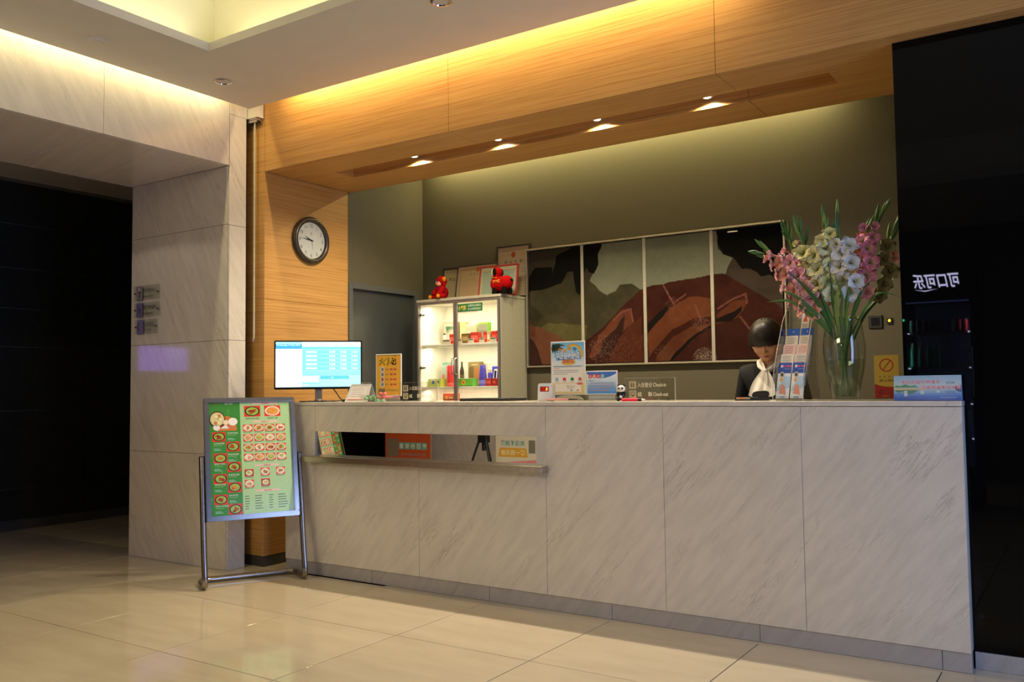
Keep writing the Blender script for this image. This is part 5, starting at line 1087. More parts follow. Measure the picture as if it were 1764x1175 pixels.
# ================================================================== BROCHURE RACK
RX, RY = -.772, .085
rk = thing('brochure_rack', 'clear acrylic stepped brochure rack beside the receptionist on the counter', 'rack', (RX, RY, HC))
RWD = .148
prof = [(0, 0), (.012, 0), (.014, .01), (.30, .012), (.302, 0), (.325, 0), (.300, .07), (.282, .15), (.285, .24), (.305, .33), (.335, .43), (.340, .47), (.325, .475), (.27, .465), (.20, .40), (.12, .29), (.055, .19), (.012, .11)]
for s in (-1, 1):
    x0 = s * RWD / 2 - .002
    v = [(x0, a, b) for a, b in prof] + [(x0 + .004, a, b) for a, b in prof]; n = len(prof)
    m = MB().add(v, [tuple(range(n)), tuple(range(2 * n - 1, n - 1, -1))] + [(i, n + i, n + (i + 1) % n, (i + 1) % n) for i in range(n)])
    bm_ = mesh_of('side_panel', m, M['acrylic']); obj('side_panel', bm_, None, rk)
    ed = MB().tube([(x0 + .002, a, b) for a, b in prof[6:] + prof[:1]], .0016, 6); obj('polished_edge', ed, simple('acrylic_rim', (.50, .46, .40), .15, var=.1), rk, smooth=60)
tiers = [(.020, .010, .20), (.070, .075, .175), (.115, .125, .175), (.158, .175, .175), (.200, .222, .175)]
LN = .42
for ty, tz, th in tiers:
    m = MB().box(-RWD / 2 + .003, RWD / 2 - .003, ty - .012, ty + .05, tz - .003, tz); m.add([(-RWD / 2 + .003, ty - .012, tz), (RWD / 2 - .003, ty - .012, tz), (RWD / 2 - .003, ty + .016, tz + .075), (-RWD / 2 + .003, ty + .016, tz + .075)], [(0, 1, 2, 3)])
    obj('pocket', m, M['acrylic'], rk, recalc=False)
obj('back_sheet', MB().add([(-RWD / 2 + .003, .10, .014), (RWD / 2 - .003, .10, .014), (RWD / 2 - .003, .325, .455), (-RWD / 2 + .003, .325, .455)], [(0, 1, 2, 3)], ), M['acrylic'], rk, recalc=False)
def brochure(label, tier, side, hgt, draw, lean=LN, wd=.064):
    ty, tz, th = tiers[tier]
    t = thing('brochure', label, 'brochure', (RX + side * .035, RY + ty + .004, HC + tz + .0015), (-lean, 0, 0), 'brochures in the acrylic rack')
    obj('leaflet', MB().box(-wd / 2, wd / 2, 0, .006, 0, hgt, col=hx('d8d4cc')), M['print'], t, bevel=.0008)
    p = MB(); draw(p, wd, hgt); printed('cover_print', p, M['gloss_print'], t)
def br_tall(p, w_, h):
    y = -.0004; p.pr_rect(-w_ / 2, w_ / 2, 0, h, y, hx('d9dbe0')); p.pr_rect(-w_ / 2, w_ / 2, h * .70, h, y - .0002, hx('3350a0')); p.pr_disc(-w_ * .24, h * .90, .006, .008, y - .0004, hx('e8e8ee')); p.text('旅游指南', w_ * .12, h * .90, y - .0004, .012, hx('d8606a'), bold=.02); p.pr_rect(-w_ * .1, w_ * .4, h * .82, h * .825, y - .0004, hx('c8d0e8'))
    p.pr_disc(-w_ * .18, h * .66, .012, .016, y - .0004, hx('c8b898')); p.pr_disc(-w_ * .18, h * .66, .007, .010, y - .0006, hx('4a4a58')); p.pr_poly([(-w_ * .5, h * .2), (0, h * .62), (w_ * .5, h * .6), (w_ * .5, h * .3)], y - .0003, hx('a9c3dc')); p.pr_poly([(-w_ * .3, h * .14), (w_ * .25, h * .10), (w_ * .1, h * .36), (-w_ * .15, h * .40)], y - .0005, hx('d8907a')); p.pr_disc(-w_ * .2, h * .52, .008, .012, y - .0006, hx('d8a45a')); p.pr_rect(-w_ / 2, w_ / 2, 0, h * .07, y - .0004, hx('c8c4c0')); p.pr_rect(-.012, .012, h * .02, h * .05, y - .0006, hx('4a78b8'))
def br_txt(base, ink, top=None):
    def f(p, w_, h):
        p.pr_rect(-w_ / 2, w_ / 2, 0, h, -.0004, base)
        if top: p.pr_rect(-w_ / 2, w_ / 2, h * .62, h, -.0006, top)
        for k in range(5): p.pr_rect(-w_ * .38, w_ * (.36 - .1 * (k % 2)), h * (.92 - k * .06), h * (.935 - k * .06), -.0008, ink)
    return f
brochure('blue and white tour leaflet in the lowest rack pocket, column beside the receptionist', 0, -1, .195, br_tall); brochure('blue and white tour leaflet in the lowest rack pocket, column beside the vase', 0, 1, .195, br_tall)
wt, pk, gy = hx('dcd3c6'), hx('dcb8ae'), hx('8a8078')
brochure('cream leaflet in the second rack pocket from below, column beside the receptionist', 1, -1, .172, br_txt(wt, gy)); brochure('cream leaflet in the second rack pocket from below, column beside the vase', 1, 1, .172, br_txt(hx('d2c8ba'), gy))
brochure('pink printed leaflet in the middle rack pocket, column beside the receptionist', 2, -1, .172, br_txt(pk, hx('b87a74'))); brochure('pink printed leaflet in the middle rack pocket, column beside the vase', 2, 1, .172, br_txt(hx('e0c0b4'), hx('b8706a')))
brochure('pale leaflet in the fourth rack pocket, column beside the receptionist', 3, -1, .168, br_txt(hx('d8ccba'), gy)); brochure('pale leaflet in the fourth rack pocket, column beside the vase', 3, 1, .168, br_txt(hx('d0c6b8'), hx('a09080')))
bl = hx('2d55a8')
def br_blue(p, w_, h): p.pr_rect(-w_ / 2, w_ / 2, 0, h, -.0004, bl); p.text('8', 0, h * .88, -.0007, .014, hx('8fb0e0')); p.text('天天特价', 0, h * .72, -.0007, .013, hx('b8cbe8'), wfit=w_ * .7)
brochure('blue leaflet in the top rack pocket, column beside the receptionist', 4, -1, .160, br_blue); brochure('blue leaflet in the top rack pocket, column beside the vase', 4, 1, .160, br_blue)
t = thing('brochure', 'narrow white card with red figure sticking out above the top of the rack', 'brochure', (RX + .012, RY + .245, HC + .255), (-LN, 0, 0), 'brochures in the acrylic rack')
obj('leaflet', MB().box(-.019, .019, 0, .003, 0, .215, col=hx('d8d4cc')), M['print'], t); p = MB(); p.pr_rect(-.019, .019, 0, .215, -.0004, hx('dbd2ca')); p.pr_poly([(-.012, .165), (.012, .165), (.006, .195), (-.004, .200)], -.0007, hx('c8584a')); p.pr_rect(-.014, .014, .13, .155, -.0007, hx('b0a8a0')); printed('cover_print', p, M['gloss_print'], t)

# ================================================================== VASE AND GLADIOLI
VX, VY = -.548, .30
va = thing('flower_vase', 'tall clear glass vase with water holding the gladioli on the counter', 'vase', (VX, VY, HC))
op = [(.0001, 0), (.054, 0), (.058, .004), (.072, .06), (.092, .15), (.1015, .23), (.100, .28), (.092, .34), (.084, .385), (.083, .397), (.080, .398)]
ip = [(.079, .392), (.081, .383), (.089, .338), (.097, .279), (.0985, .23), (.089, .15), (.069, .062), (.054, .016), (.0001, .013)]
obj('glass_body', MB().lathe(op + ip, 48), M['vase_glass'], va, smooth=50)
obj('water', MB().lathe([(.0001, .014), (.0535, .0165), (.068, .062), (.0882, .15), (.0962, .20), (.0001, .20)], 40), M['water'], va, smooth=40)
SXP, SZP = .00278, .0031
def FP(px, py, dy=0.): return Vector((VX + (px - 1455) * SXP, VY + dy, HC + .398 + (549 - py) * SZP))

def floret_mesh(name, outer, edge, throat, seed, open_=1.):
    rn = random.Random(seed); m = MB(); NS, NT = 6, 7
    for k in range(6):
        inner = k % 2; az = k * PI / 3 + rn.uniform(-.1, .1); L = (.041 if not inner else .038) * rn.uniform(.92, 1.1); wdt = (.0185 if not inner else .0225) * rn.uniform(.92, 1.08); droop = rn.uniform(.6, 1.15)
        vv = []
        for i in range(NS):
            s = i / (NS - 1)
            for j in range(NT):
                tt = -1 + 2 * j / (NT - 1)
                r = .004 + L * (s ** 1.25) * (.55 + .45 * open_); hgt = .030 * (s ** .75) - .018 * droop * open_ * s ** 3 + (.002 if inner else 0)
                wv = wdt * (math.sin(PI * min(.97, .12 + .80 * s)) ** .8) * (1 if s < .99 else .55)
                cup = -.006 * tt * tt * (1 - s) + .0065 * s * s * math.sin(tt * 8.5 + k * 2.1 + seed)
                x, yv, z = r, tt * wv, hgt + .0 - cup * 1.0
                vv.append((x * math.cos(az) - yv * math.sin(az), x * math.sin(az) + yv * math.cos(az), z))
        o0 = len(m.v); m.v += vv
        for i in range(NS - 1):
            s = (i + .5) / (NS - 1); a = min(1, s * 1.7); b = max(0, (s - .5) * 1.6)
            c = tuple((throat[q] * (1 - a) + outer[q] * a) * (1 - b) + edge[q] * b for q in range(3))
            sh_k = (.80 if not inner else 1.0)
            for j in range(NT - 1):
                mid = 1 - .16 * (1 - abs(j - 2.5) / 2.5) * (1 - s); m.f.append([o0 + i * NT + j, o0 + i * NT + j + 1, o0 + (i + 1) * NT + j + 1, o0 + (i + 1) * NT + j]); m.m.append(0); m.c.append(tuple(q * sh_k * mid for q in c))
    m.cyl((0, 0, -.022), (0, 0, .006), .0028, .0065, 8, col=tuple(.5 * a + .5 * b for a, b in zip(outer, throat)), cap=False)
    for a in (0, 2.1, 4.2): m.tube([(0, 0, .004), (.004 * math.cos(a), .004 * math.sin(a), .020), (.008 * math.cos(a), .008 * math.sin(a), .031)], .0009, 5, col=hx('d8cfa8'))
    return mesh_of(name, m, M['petal'], smooth=70, recalc=False)
COLS = {'salmon': ('eaa8a2', 'f2bdb4', 'cc7468'), 'rose': ('e8a0ae', 'f0b8c2', 'cc8088'), 'cream': ('d8d6a6', 'e2e0bc', '96965a'), 'yellow': ('d9d28c', 'e0daa0', '8f9440'), 'white': ('d6d4d2', 'e4e2e2', 'b0b08a'), 'magenta': ('d277a6', 'e09cc0', 'c0b090'), 'olive': ('8a8458', '9a946a', '5a5a34'), 'orange': ('d68a5a', 'e0a070', '9a5a30')}  # olive: cream petals with the shade at the back put into their colour
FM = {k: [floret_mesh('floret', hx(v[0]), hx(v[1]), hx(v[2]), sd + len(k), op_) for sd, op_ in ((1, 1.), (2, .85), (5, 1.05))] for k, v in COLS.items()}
FMC = {k: floret_mesh('floret', hx(v[0]), hx(v[1]), hx(v[2]), 9, .15) for k, v in COLS.items()}
GR = [hx('3f6a34'), hx('4f7a3a'), hx('2f5a2c'), hx('6a8a42')]
def bez(P, n):
    out = []
    P = [P[0]] + P + [P[-1]]
    for i in range(1, len(P) - 2):
        for k in range(n):
            t_ = k / n; a, b, c, d = P[i - 1], P[i], P[i + 1], P[i + 2]
            out.append(.5 * ((2 * b) + (c - a) * t_ + (2 * a - 5 * b + 4 * c - d) * t_ ** 2 + (3 * b - a - 3 * c + d) * t_ ** 3))
    out.append(P[-2]); return out
def leaf_mb(m, pts, wd, col, twist=0.):
    P = bez(pts, 6); n = len(P)
    vv = []
    for i, p_ in enumerate(P):
        t_ = (P[min(i + 1, n - 1)] - P[max(0, i - 1)]).normalized(); side = t_.cross(Vector((0, -1, .25))).normalized()
        w_ = wd * (min(1, .45 + i / n * 1.6) if i < n * .4 else (1 - ((i - n * .4) / (n * .6 - .99)) ** 1.6)); w_ = max(w_, .0006)
        nrm = side.cross(t_).normalized(); tw = math.radians(twist) * i / n; sd = side * math.cos(tw) + nrm * math.sin(tw)
        vv += [p_ - sd * w_, p_ + nrm * w_ * .28, p_ + sd * w_]
    f = []
    for i in range(n - 1): f += [(i * 3, i * 3 + 1, i * 3 + 4, i * 3 + 3), (i * 3 + 1, i * 3 + 2, i * 3 + 5, i * 3 + 4)]
    m.add(vv, f, 0, col); return m
rg_ = random.Random(11)
def gladiolus(label, path_px, tip_px, col, fl, buds, dy, leaves, foot):
    base = Vector((VX + foot[0], VY + foot[1], HC + .022)); g_ = thing('gladiolus', label, 'flower', base, group='gladioli in the glass vase')
    rim = Vector((VX + (path_px[0][0] - 1455) * SXP * .6, VY + dy * .35, HC + .40)); rim.x = max(VX - .058, min(VX + .058, rim.x))
    P = [base, base.lerp(rim, .5), rim] + [FP(px, py, dy * (.5 + .5 * i / len(path_px))) for i, (px, py) in enumerate(path_px)] + [FP(*tip_px, dy)]
    C_ = bez(P, 8); n = len(C_)
    obj('stem', MB().tube([p_ - base for p_ in C_], [.0052 - .0032 * i / n for i in range(n)], 8, col=GR[3]), M['leaf'], g_, smooth=70)
    # florets: (px, py, sideways turn, size)
    for k, (px, py, turn, sz, kind) in enumerate(fl):
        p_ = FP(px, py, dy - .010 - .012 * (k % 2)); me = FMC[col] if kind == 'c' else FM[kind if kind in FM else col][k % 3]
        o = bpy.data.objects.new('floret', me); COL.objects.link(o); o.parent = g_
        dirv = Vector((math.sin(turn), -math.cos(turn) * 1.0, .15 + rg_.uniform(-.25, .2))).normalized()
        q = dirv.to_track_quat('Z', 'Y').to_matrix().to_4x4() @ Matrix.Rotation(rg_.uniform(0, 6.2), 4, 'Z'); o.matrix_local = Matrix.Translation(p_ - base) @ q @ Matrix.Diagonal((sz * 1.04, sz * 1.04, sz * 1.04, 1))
    # green buds toward the tip
    for k, (px, py, an, ln) in enumerate(buds):
        p_ = FP(px, py, dy) - base; d = Vector((math.cos(an), -.12, math.sin(an))).normalized(); L = ln * SZP
        side = d.cross(Vector((0, 1, 0))).normalized(); m = MB()
        m.tube([p_ - d * L * .5, p_ - d * L * .2, p_ + d * L * .15, p_ + d * L * .5], [.0035, .0090, .0072, .0008], 8, col=GR[(k + 1) % 4]); obj('bud', m, M['leaf'], g_, smooth=70)
    for pts, wd, c in leaves:
        Q = [rim + Vector((0, 0, -.10))] + [FP(px, py, dl) for px, py, dl in pts]; m = MB(); leaf_mb(m, [q - base for q in Q], wd, GR[c], 30); obj('leaf', m, M['leaf'], g_, recalc=False, smooth=60)
UP = PI / 2
gladiolus('salmon pink gladiolus leaning lowest toward the painting', [(1436, 546), (1400, 512), (1352, 458)], (1306, 428), 'salmon',
    [(1418, 538, -.3, 1., ''), (1400, 536, -.9, .95, ''), (1412, 514, -.1, 1.05, ''), (1392, 520, -.8, 1., ''), (1378, 516, -1.2, .9, ''), (1402, 496, -.2, 1.1, ''), (1384, 500, -.6, 1.05, ''), (1368, 494, -1.2, .9, ''), (1390, 478, -.2, 1.1, 'rose'), (1372, 474, -.7, 1.05, ''), (1356, 472, -1.3, .85, ''), (1378, 456, -.3, 1.0, 'rose'), (1362, 452, -.8, 1., ''), (1348, 456, -1.3, .8, ''), (1346, 440, -1.0, .9, 'c'), (1338, 446, -1.4, .7, 'c')],
    [(1338, 436, 2.5, 26), (1326, 440, 2.9, 24), (1330, 424, 2.2, 28), (1314, 433, 2.95, 26), (1320, 418, 2.3, 24), (1308, 430, 3.0, 18)], -.11, [([(1425, 545, -.15), (1390, 512, -.175), (1362, 500, -.16)], .0105, 0), ([(1415, 545, -.14), (1378, 518, -.16), (1336, 517, -.15)], .0085, 1), ([(1432, 535, -.14), (1408, 500, -.17), (1376, 470, -.165)], .011, 2)], (.028, -.006))
gladiolus('deep pink gladiolus rising behind the salmon one near the picture frame', [(1438, 545), (1405, 500), (1372, 440)], (1352, 380), 'rose',
    [(1424, 520, -.2, 1., 'salmon'), (1408, 506, -.6, 1., ''), (1418, 488, .2, .95, 'salmon'), (1398, 484, -.4, 1., ''), (1392, 462, .3, .95, 'salmon'), (1378, 452, -.6, 1.1, ''), (1384, 434, .2, .8, 'orange'), (1358, 430, -.8, .7, 'c'), (1382, 420, .5, .65, 'c')],
    [(1364, 415, 1.9, 30), (1356, 404, 2.2, 28), (1366, 400, 1.5, 28), (1352, 392, 2.0, 26), (1360, 388, 1.6, 26), (1350, 382, 1.9, 20)], .02, [([(1430, 540, -.10), (1402, 505, -.11), (1376, 472, -.09)], .0115, 2)], (.016, .022))
gladiolus('pale yellow gladiolus with two open trumpets above the pink ones', [(1440, 545), (1422, 500), (1398, 450)], (1386, 376), 'yellow',
    [(1398, 468, -.3, 1.05, ''), (1397, 441, -.1, 1.15, ''), (1386, 424, -.5, .6, 'c')],
    [(1392, 412, 1.9, 30), (1402, 408, 1.4, 34), (1384, 396, 1.9, 26), (1392, 392, 1.5, 28), (1382, 384, 1.8, 24)], -.07, [([(1440, 540, -.12), (1424, 505, -.12), (1405, 480, -.10)], .0095, 0)], (-.004, .02))
gladiolus('cream gladiolus with the largest bloom stack in the middle of the vase', [(1450, 545), (1440, 505), (1432, 440)], (1433, 366), 'cream',
    [(1446, 508, .3, 1.1, ''), (1424, 494, -.5, 1.15, ''), (1440, 488, .2, 1., 'yellow'), (1424, 470, -.3, 1.15, ''), (1443, 462, .4, 1., 'yellow'), (1420, 446, -.4, 1.1, ''), (1436, 436, .3, 1.05, ''), (1446, 414, .1, .85, 'yellow'), (1432, 424, -.3, .9, '')],
    [(1440, 398, 1.4, 26), (1450, 404, 1.5, 26), (1436, 386, 1.7, 26), (1433, 374, 1.6, 24)], -.09, [([(1455, 530, -.14), (1462, 500, -.13), (1473, 486, -.12)], .0105, 3), ([(1450, 530, -.13), (1448, 500, -.13), (1444, 470, -.12)], .0085, 2)], (.012, -.022))
gladiolus('white gladiolus right of the cream one', [(1462, 545), (1474, 500), (1462, 440)], (1457, 358), 'white',
    [(1476, 508, .2, 1.15, ''), (1484, 492, .6, 1.05, ''), (1466, 488, -.3, 1.0, ''), (1462, 468, -.2, 1.1, ''), (1478, 462, .5, 1.05, ''), (1466, 446, -.1, 1.1, ''), (1474, 436, .4, 1.05, ''), (1458, 432, -.4, .9, '')],
    [(1455, 406, 1.6, 34), (1457, 388, 1.55, 38), (1458, 372, 1.5, 30)], -.085, [([(1470, 540, -.12), (1474, 510, -.12), (1480, 484, -.10)], .0095, 1), ([(1462, 540, -.13), (1466, 515, -.14), (1452, 478, -.13)], .009, 0)], (-.020, -.016))
gladiolus('magenta pink gladiolus toward the black glass wall', [(1474, 545), (1494, 495), (1500, 440)], (1538, 366), 'magenta',
    [(1500, 508, .2, .9, 'rose'), (1492, 494, -.1, .85, 'rose'), (1500, 482, .3, 1.05, ''), (1508, 462, .4, .95, ''), (1496, 456, -.2, .95, ''), (1504, 440, .4, .9, ''), (1496, 428, -.2, 1., ''), (1514, 424, .6, .75, ''), (1499, 406, -.1, .75, 'c'), (1516, 408, .4, .75, 'c')],
    [(1508, 400, 1.1, 30), (1522, 396, 1.0, 36), (1528, 384, 1.2, 34), (1520, 384, 1.35, 30), (1536, 374, 1.0, 28)], -.03, [([(1480, 545, -.10), (1492, 515, -.11), (1512, 488, -.10)], .0115, 2), ([(1490, 545, -.06), (1515, 513, -.05), (1535, 512, -.04), (1552, 519, -.04)], .0075, 1)], (-.026, .006))
gladiolus('orange gladiolus half hidden behind the white and magenta ones', [(1468, 545), (1484, 490), (1486, 430)], (1496, 392), 'orange',
    [(1484, 432, -.1, .8, ''), (1490, 418, .3, .75, ''), (1486, 456, .2, .8, ''), (1486, 478, .1, .8, '')], [(1494, 404, 1.3, 22), (1498, 396, 1.2, 22)], .05, [], (-.012, .026))
gladiolus('olive cream gladiolus, petals darkened as in shade, at the back beside the black glass wall', [(1480, 545), (1515, 495), (1528, 445)], (1548, 386), 'olive',
    [(1512, 512, .3, .9, ''), (1522, 494, .5, 1., ''), (1532, 474, .4, 1., ''), (1526, 454, .2, .95, ''), (1538, 452, .8, .85, 'salmon'), (1530, 434, .3, .9, '')], [(1536, 420, 1.0, 30), (1544, 410, 1.1, 30), (1532, 408, 1.4, 28), (1546, 396, 1.1, 28)], .07, [([(1490, 540, .04), (1524, 505, .05), (1548, 470, .06)], .010, 2)], (-.034, -.01))

# ================================================================== RECEPTIONIST behind the counter
pe = thing('person', 'receptionist with dark fringe, black jacket and white bow looking down behind the counter', 'person', (-1.105, .90, 0), (0, 0, .04))
def skin_mesh(name, verts, edges, radii, root, levels=1):
    me = bpy.data.meshes.new(name); me.from_pydata(verts, edges, []); o = bpy.data.objects.new(name, me); COL.objects.link(o)
    o.modifiers.new('skin', 'SKIN').use_smooth_shade = True
    sv = me.skin_vertices[0].data
    for i, r in enumerate(radii): sv[i].radius = r if isinstance(r, tuple) else (r, r)
    sv[root].use_root = True
    ss = o.modifiers.new('sub', 'SUBSURF'); ss.levels = levels; ss.render_levels = levels
    out = bpy.data.meshes.new_from_object(o.evaluated_get(bpy.context.evaluated_depsgraph_get()))
    bpy.data.objects.remove(o); bpy.data.meshes.remove(me); return out
V_, E_, R2 = [], [], []
def jv(p, r, par=None):
    V_.append(p); R2.append(r); i = len(V_) - 1
    if par is not None: E_.append((par, i))
    return i
SK = hx('c89478')
pel = jv((0, .06, .88), (.125, .095)); sp = jv((0, .055, 1.03), (.105, .085), pel); ch = jv((0, .03, 1.20), (.125, .09), sp); uc = jv((0, .015, 1.30), (.095, .07), ch); nb = jv((0, .004, 1.365), .050, uc); nt_ = jv((0, -.028, 1.415), .050, nb); jv((0, -.045, 1.45), .045, nt_)
for s in (-1, 1):
    sh_ = jv((s * .135, .02, 1.315), .05, uc); el = jv((s * .185, .05, 1.08), .038, sh_); wr_ = jv((s * .115, -.18, 1.03), .026, el); pm = jv((s * .100, -.235, 1.025), (.034, .017), wr_)
    kn = jv((s * .094, -.262, 1.022), (.034, .014), pm)
    for f_, (dx, L1, L2) in enumerate(((-.024, .030, .024), (-.008, .034, .028), (.008, .032, .026), (.023, .025, .020))):
        k0 = jv((s * .094 + dx, -.285, 1.023), .0085, kn); k1 = jv((s * .094 + dx * 1.1, -.285 - L1, 1.020), .0078, k0); jv((s * .094 + dx * 1.15, -.285 - L1 - L2 * .8, 1.008), .0068, k1)
    tb = jv((s * .100 - s * .036, -.238, 1.020), .011, pm); jv((s * .100 - s * .052, -.270, 1.014), .0085, tb)
    hp = jv((s * .080, .065, .82), .078, pel); kn2 = jv((s * .085, .05, .46), .052, hp); an = jv((s * .088, .075, .095), .035, kn2); jv((s * .092, -.055, .04), (.036, .028), an)
body_me = skin_mesh('person_body', V_, E_, R2, pel, 2)
bvs = [tuple(v.co) for v in body_me.vertices]; bfs = [tuple(p_.vertices) for p_ in body_me.polygons]
# head: shaped sphere, nose, lids, lips; looks down
HC0 = Vector((0, -.072, 1.494)); HR = Matrix.Translation(HC0) @ Matrix.Rotation(math.radians(22), 4, 'X') @ Matrix.Rotation(.10, 4, 'Z') @ Matrix.Diagonal((1.12, 1.08, 1.06, 1))
def gs(x, z, cx, cz, rx, rz): return math.exp(-((x - cx) / rx) ** 2 - ((z - cz) / rz) ** 2)
def head_point(th, ph):
    dx, dy, dz = math.cos(ph) * math.sin(th), -math.cos(ph) * math.cos(th), math.sin(ph)
    lowr = max(0, -dz); tp = 1 - .30 * lowr ** 1.6
    x = .074 * dx * tp; yv = (.088 if dy < 0 else .098) * dy * (1 - .12 * lowr); z = .112 * dz
    if dy < 0: yv = yv * (1 - .08 * (1 - abs(dx)) * (1 - lowr))
    if dy > 0 and dz < 0: z *= 1 - .25 * dy
    if dy < .15:
        k = min(1, max(0, (-dy + .15) * 1.6)); f_ = 0
        f_ += .019 * gs(x, z, 0, -.027, .0095, .010) + .011 * gs(x, z, 0, -.010, .0075, .020) + .006 * gs(x, z, .010, -.030, .006, .006) + .006 * gs(x, z, -.010, -.030, .006, .006)
        for s in (-1, 1): f_ += -.0085 * gs(x, z, s * .030, .006, .015, .010) + .0055 * gs(x, z, s * .030, .003, .012, .006) + .003 * gs(x, z, s * .034, .020, .018, .006) + .004 * gs(x, z, s * .040, -.022, .018, .018)
        f_ += .0075 * gs(x, z, 0, -.052, .016, .0045) + .0075 * gs(x, z, 0, -.063, .014, .0050) - .004 * gs(x, z, 0, -.0575, .020, .0022) + .008 * gs(x, z, 0, -.090, .018, .012) - .003 * gs(x, z, 0, -.074, .02, .006)
        yv -= f_ * k
    return (x, yv, z)
NU, NV = 150, 120
hv = []; hf = []; hc = []
LIP, LASH, BROW, CHK = hx('b0625a'), hx('30201a'), hx('5a4236'), hx('d09a80')
def face_col(v):
    x, yv, z = v; c = SK
    mixv = lambda c0, c1, t_: tuple(c0[q] + (c1[q] - c0[q]) * max(0., min(1., t_)) for q in range(3))
    if yv > -.03: return c
    for s in (-1, 1):
        ex = x - s * .030
        c = mixv(c, CHK, 1.2 - ((ex - s * .012) ** 2 + (z + .028) ** 2) / .00014)
        c = mixv(c, BROW, (1 - abs(z - (.0225 - ex * ex * 14)) / .0030) * 1.6 if abs(ex - s * .002) < .017 else 0)
        c = mixv(c, LASH, (1 - abs(z - (-.0012 - (.0002 - ex * ex) * 10)) / .0024) * 2.0 if abs(ex) < .0140 else 0)
    c = mixv(c, LIP, (1 - (x / .0185) ** 2 - ((z + .0575) / .0092) ** 2) * 2.2)
    c = mixv(c, tuple(q * .5 for q in LIP), (1 - (x / .017) ** 2 - ((z + .0575) / .0014) ** 2) * 1.5)
    return c
for i in range(NV + 1):
    ph = -PI / 2 + PI * i / NV
    for j in range(NU): hv.append(head_point(-PI + 2 * PI * j / NU, ph))
for i in range(NV):
    for j in range(NU):
        q = (i * NU + j, i * NU + (j + 1) % NU, (i + 1) * NU + (j + 1) % NU, (i + 1) * NU + j); hf.append(q)
        hc.append([face_col(hv[a]) for a in q])
pm_ = MB(); pm_.add(bvs, bfs, 0, SK); o0 = len(pm_.v); pm_.v += [tuple(HR @ Vector(v)) for v in hv]
for q, c in zip(hf, hc): pm_.f.append([a + o0 for a in q]); pm_.m.append(0); pm_.c.append(c)
for s in (-1, 1): pm_.ball((s * .074, .004, -.008), (.007, .016, .027), 12, 8, col=SK, M=HR)
obj('body', pm_, M['skin'], pe, smooth=80)
# hair: cap with straight fringe, side locks, bun
hm, nt, b = newmat('dark_hair'); wv = node(nt, 'ShaderNodeTexNoise'); wv.inputs['Scale'].default_value = 1; wv.inputs['Detail'].default_value = 4
tc = node(nt, 'ShaderNodeTexCoord'); mp_ = node(nt, 'ShaderNodeMapping'); mp_.inputs['Scale'].default_value = (220, 220, 10); link(nt, tc.outputs['Object'], mp_.inputs['Vector']); link(nt, mp_.outputs[0], wv.inputs['Vector'])
rr = ramp(nt, [(.35, (.005, .003, .0024)), (.7, (.017, .010, .007))]); link(nt, wv.outputs['Fac'], rr.inputs[0]); link(nt, rr.outputs[0], b.inputs['Base Color']); b.inputs['Roughness'].default_value = .38; b.inputs['Specular IOR Level'].default_value = .3
bp = node(nt, 'ShaderNodeBump'); bp.inputs['Strength'].default_value = .5; bp.inputs['Distance'].default_value = .002; link(nt, wv.outputs['Fac'], bp.inputs['Height']); link(nt, bp.outputs[0], b.inputs['Normal'])
NU2, NV2 = 72, 48
cap_v = {}; cap = MB(); idx = {}
def hair_pt(th, ph, off):
    x, yv, z = head_point(th, ph); d = Vector((math.cos(ph) * math.sin(th), -math.cos(ph) * math.cos(th), math.sin(ph)))
    k = .013 + .007 * max(0, d.z) + (.004 if d.y > 0 else 0); 
    base_ = Vector((.074 * d.x, (.088 if d.y < 0 else .098) * d.y, .112 * d.z)); return tuple(base_ + d * (k - off))
def low_limit(th):
    a = abs(th)                                    # 0 = front
    if a < 1.15: return .05 + .03 * math.cos(a * 2.5)
    if a < 1.55: return .05 - (a - 1.15) / .4 * .30
    if a < 2.0: return -.25 - (a - 1.55) * .75
    return -.66 - .12 * (a - 1.45)
for off in (0, .009):
    for j in range(NU2):
        th = -PI + 2 * PI * (j + .5) / NU2; lo_ = low_limit(th) + .018 * math.sin(j * 2.7) + .012 * math.sin(j * 5.3)
        for i in range(NV2 + 1): idx[(off, j, i)] = len(cap.v); cap.v.append(hair_pt(th, lo_ + (PI / 2 - .03 - lo_) * i / NV2, off))
for j in range(NU2):
    j2 = (j + 1) % NU2
    for i in range(NV2):
        cap.f.append([idx[(0, j, i)], idx[(0, j2, i)], idx[(0, j2, i + 1)], idx[(0, j, i + 1)]]); cap.f.append([idx[(.009, j, i)], idx[(.009, j, i + 1)], idx[(.009, j2, i + 1)], idx[(.009, j2, i)]]); cap.m += [0, 0]; cap.c += [(1, 1, 1)] * 2
    cap.f.append([idx[(0, j, 0)], idx[(.009, j, 0)], idx[(.009, j2, 0)], idx[(0, j2, 0)]]); cap.m.append(0); cap.c.append((1, 1, 1))
cap.f.append([idx[(0, j, NV2)] for j in range(NU2)]); cap.m.append(0); cap.c.append((1, 1, 1)); cap.f.append([idx[(.009, j, NV2)] for j in range(NU2 - 1, -1, -1)]); cap.m.append(0); cap.c.append((1, 1, 1))
cap.ball((0, .118, -.01), (.042, .034, .042), 18, 12)
for s in (-1, 1): cap.tube([(s * .078, -.022, .02), (s * .080, -.010, -.015), (s * .077, -.002, -.04)], [.008, .006, .002], 8)
cap.v = [tuple(HR @ Vector(v)) for v in cap.v]
obj('hair', cap, hm, pe, smooth=70)
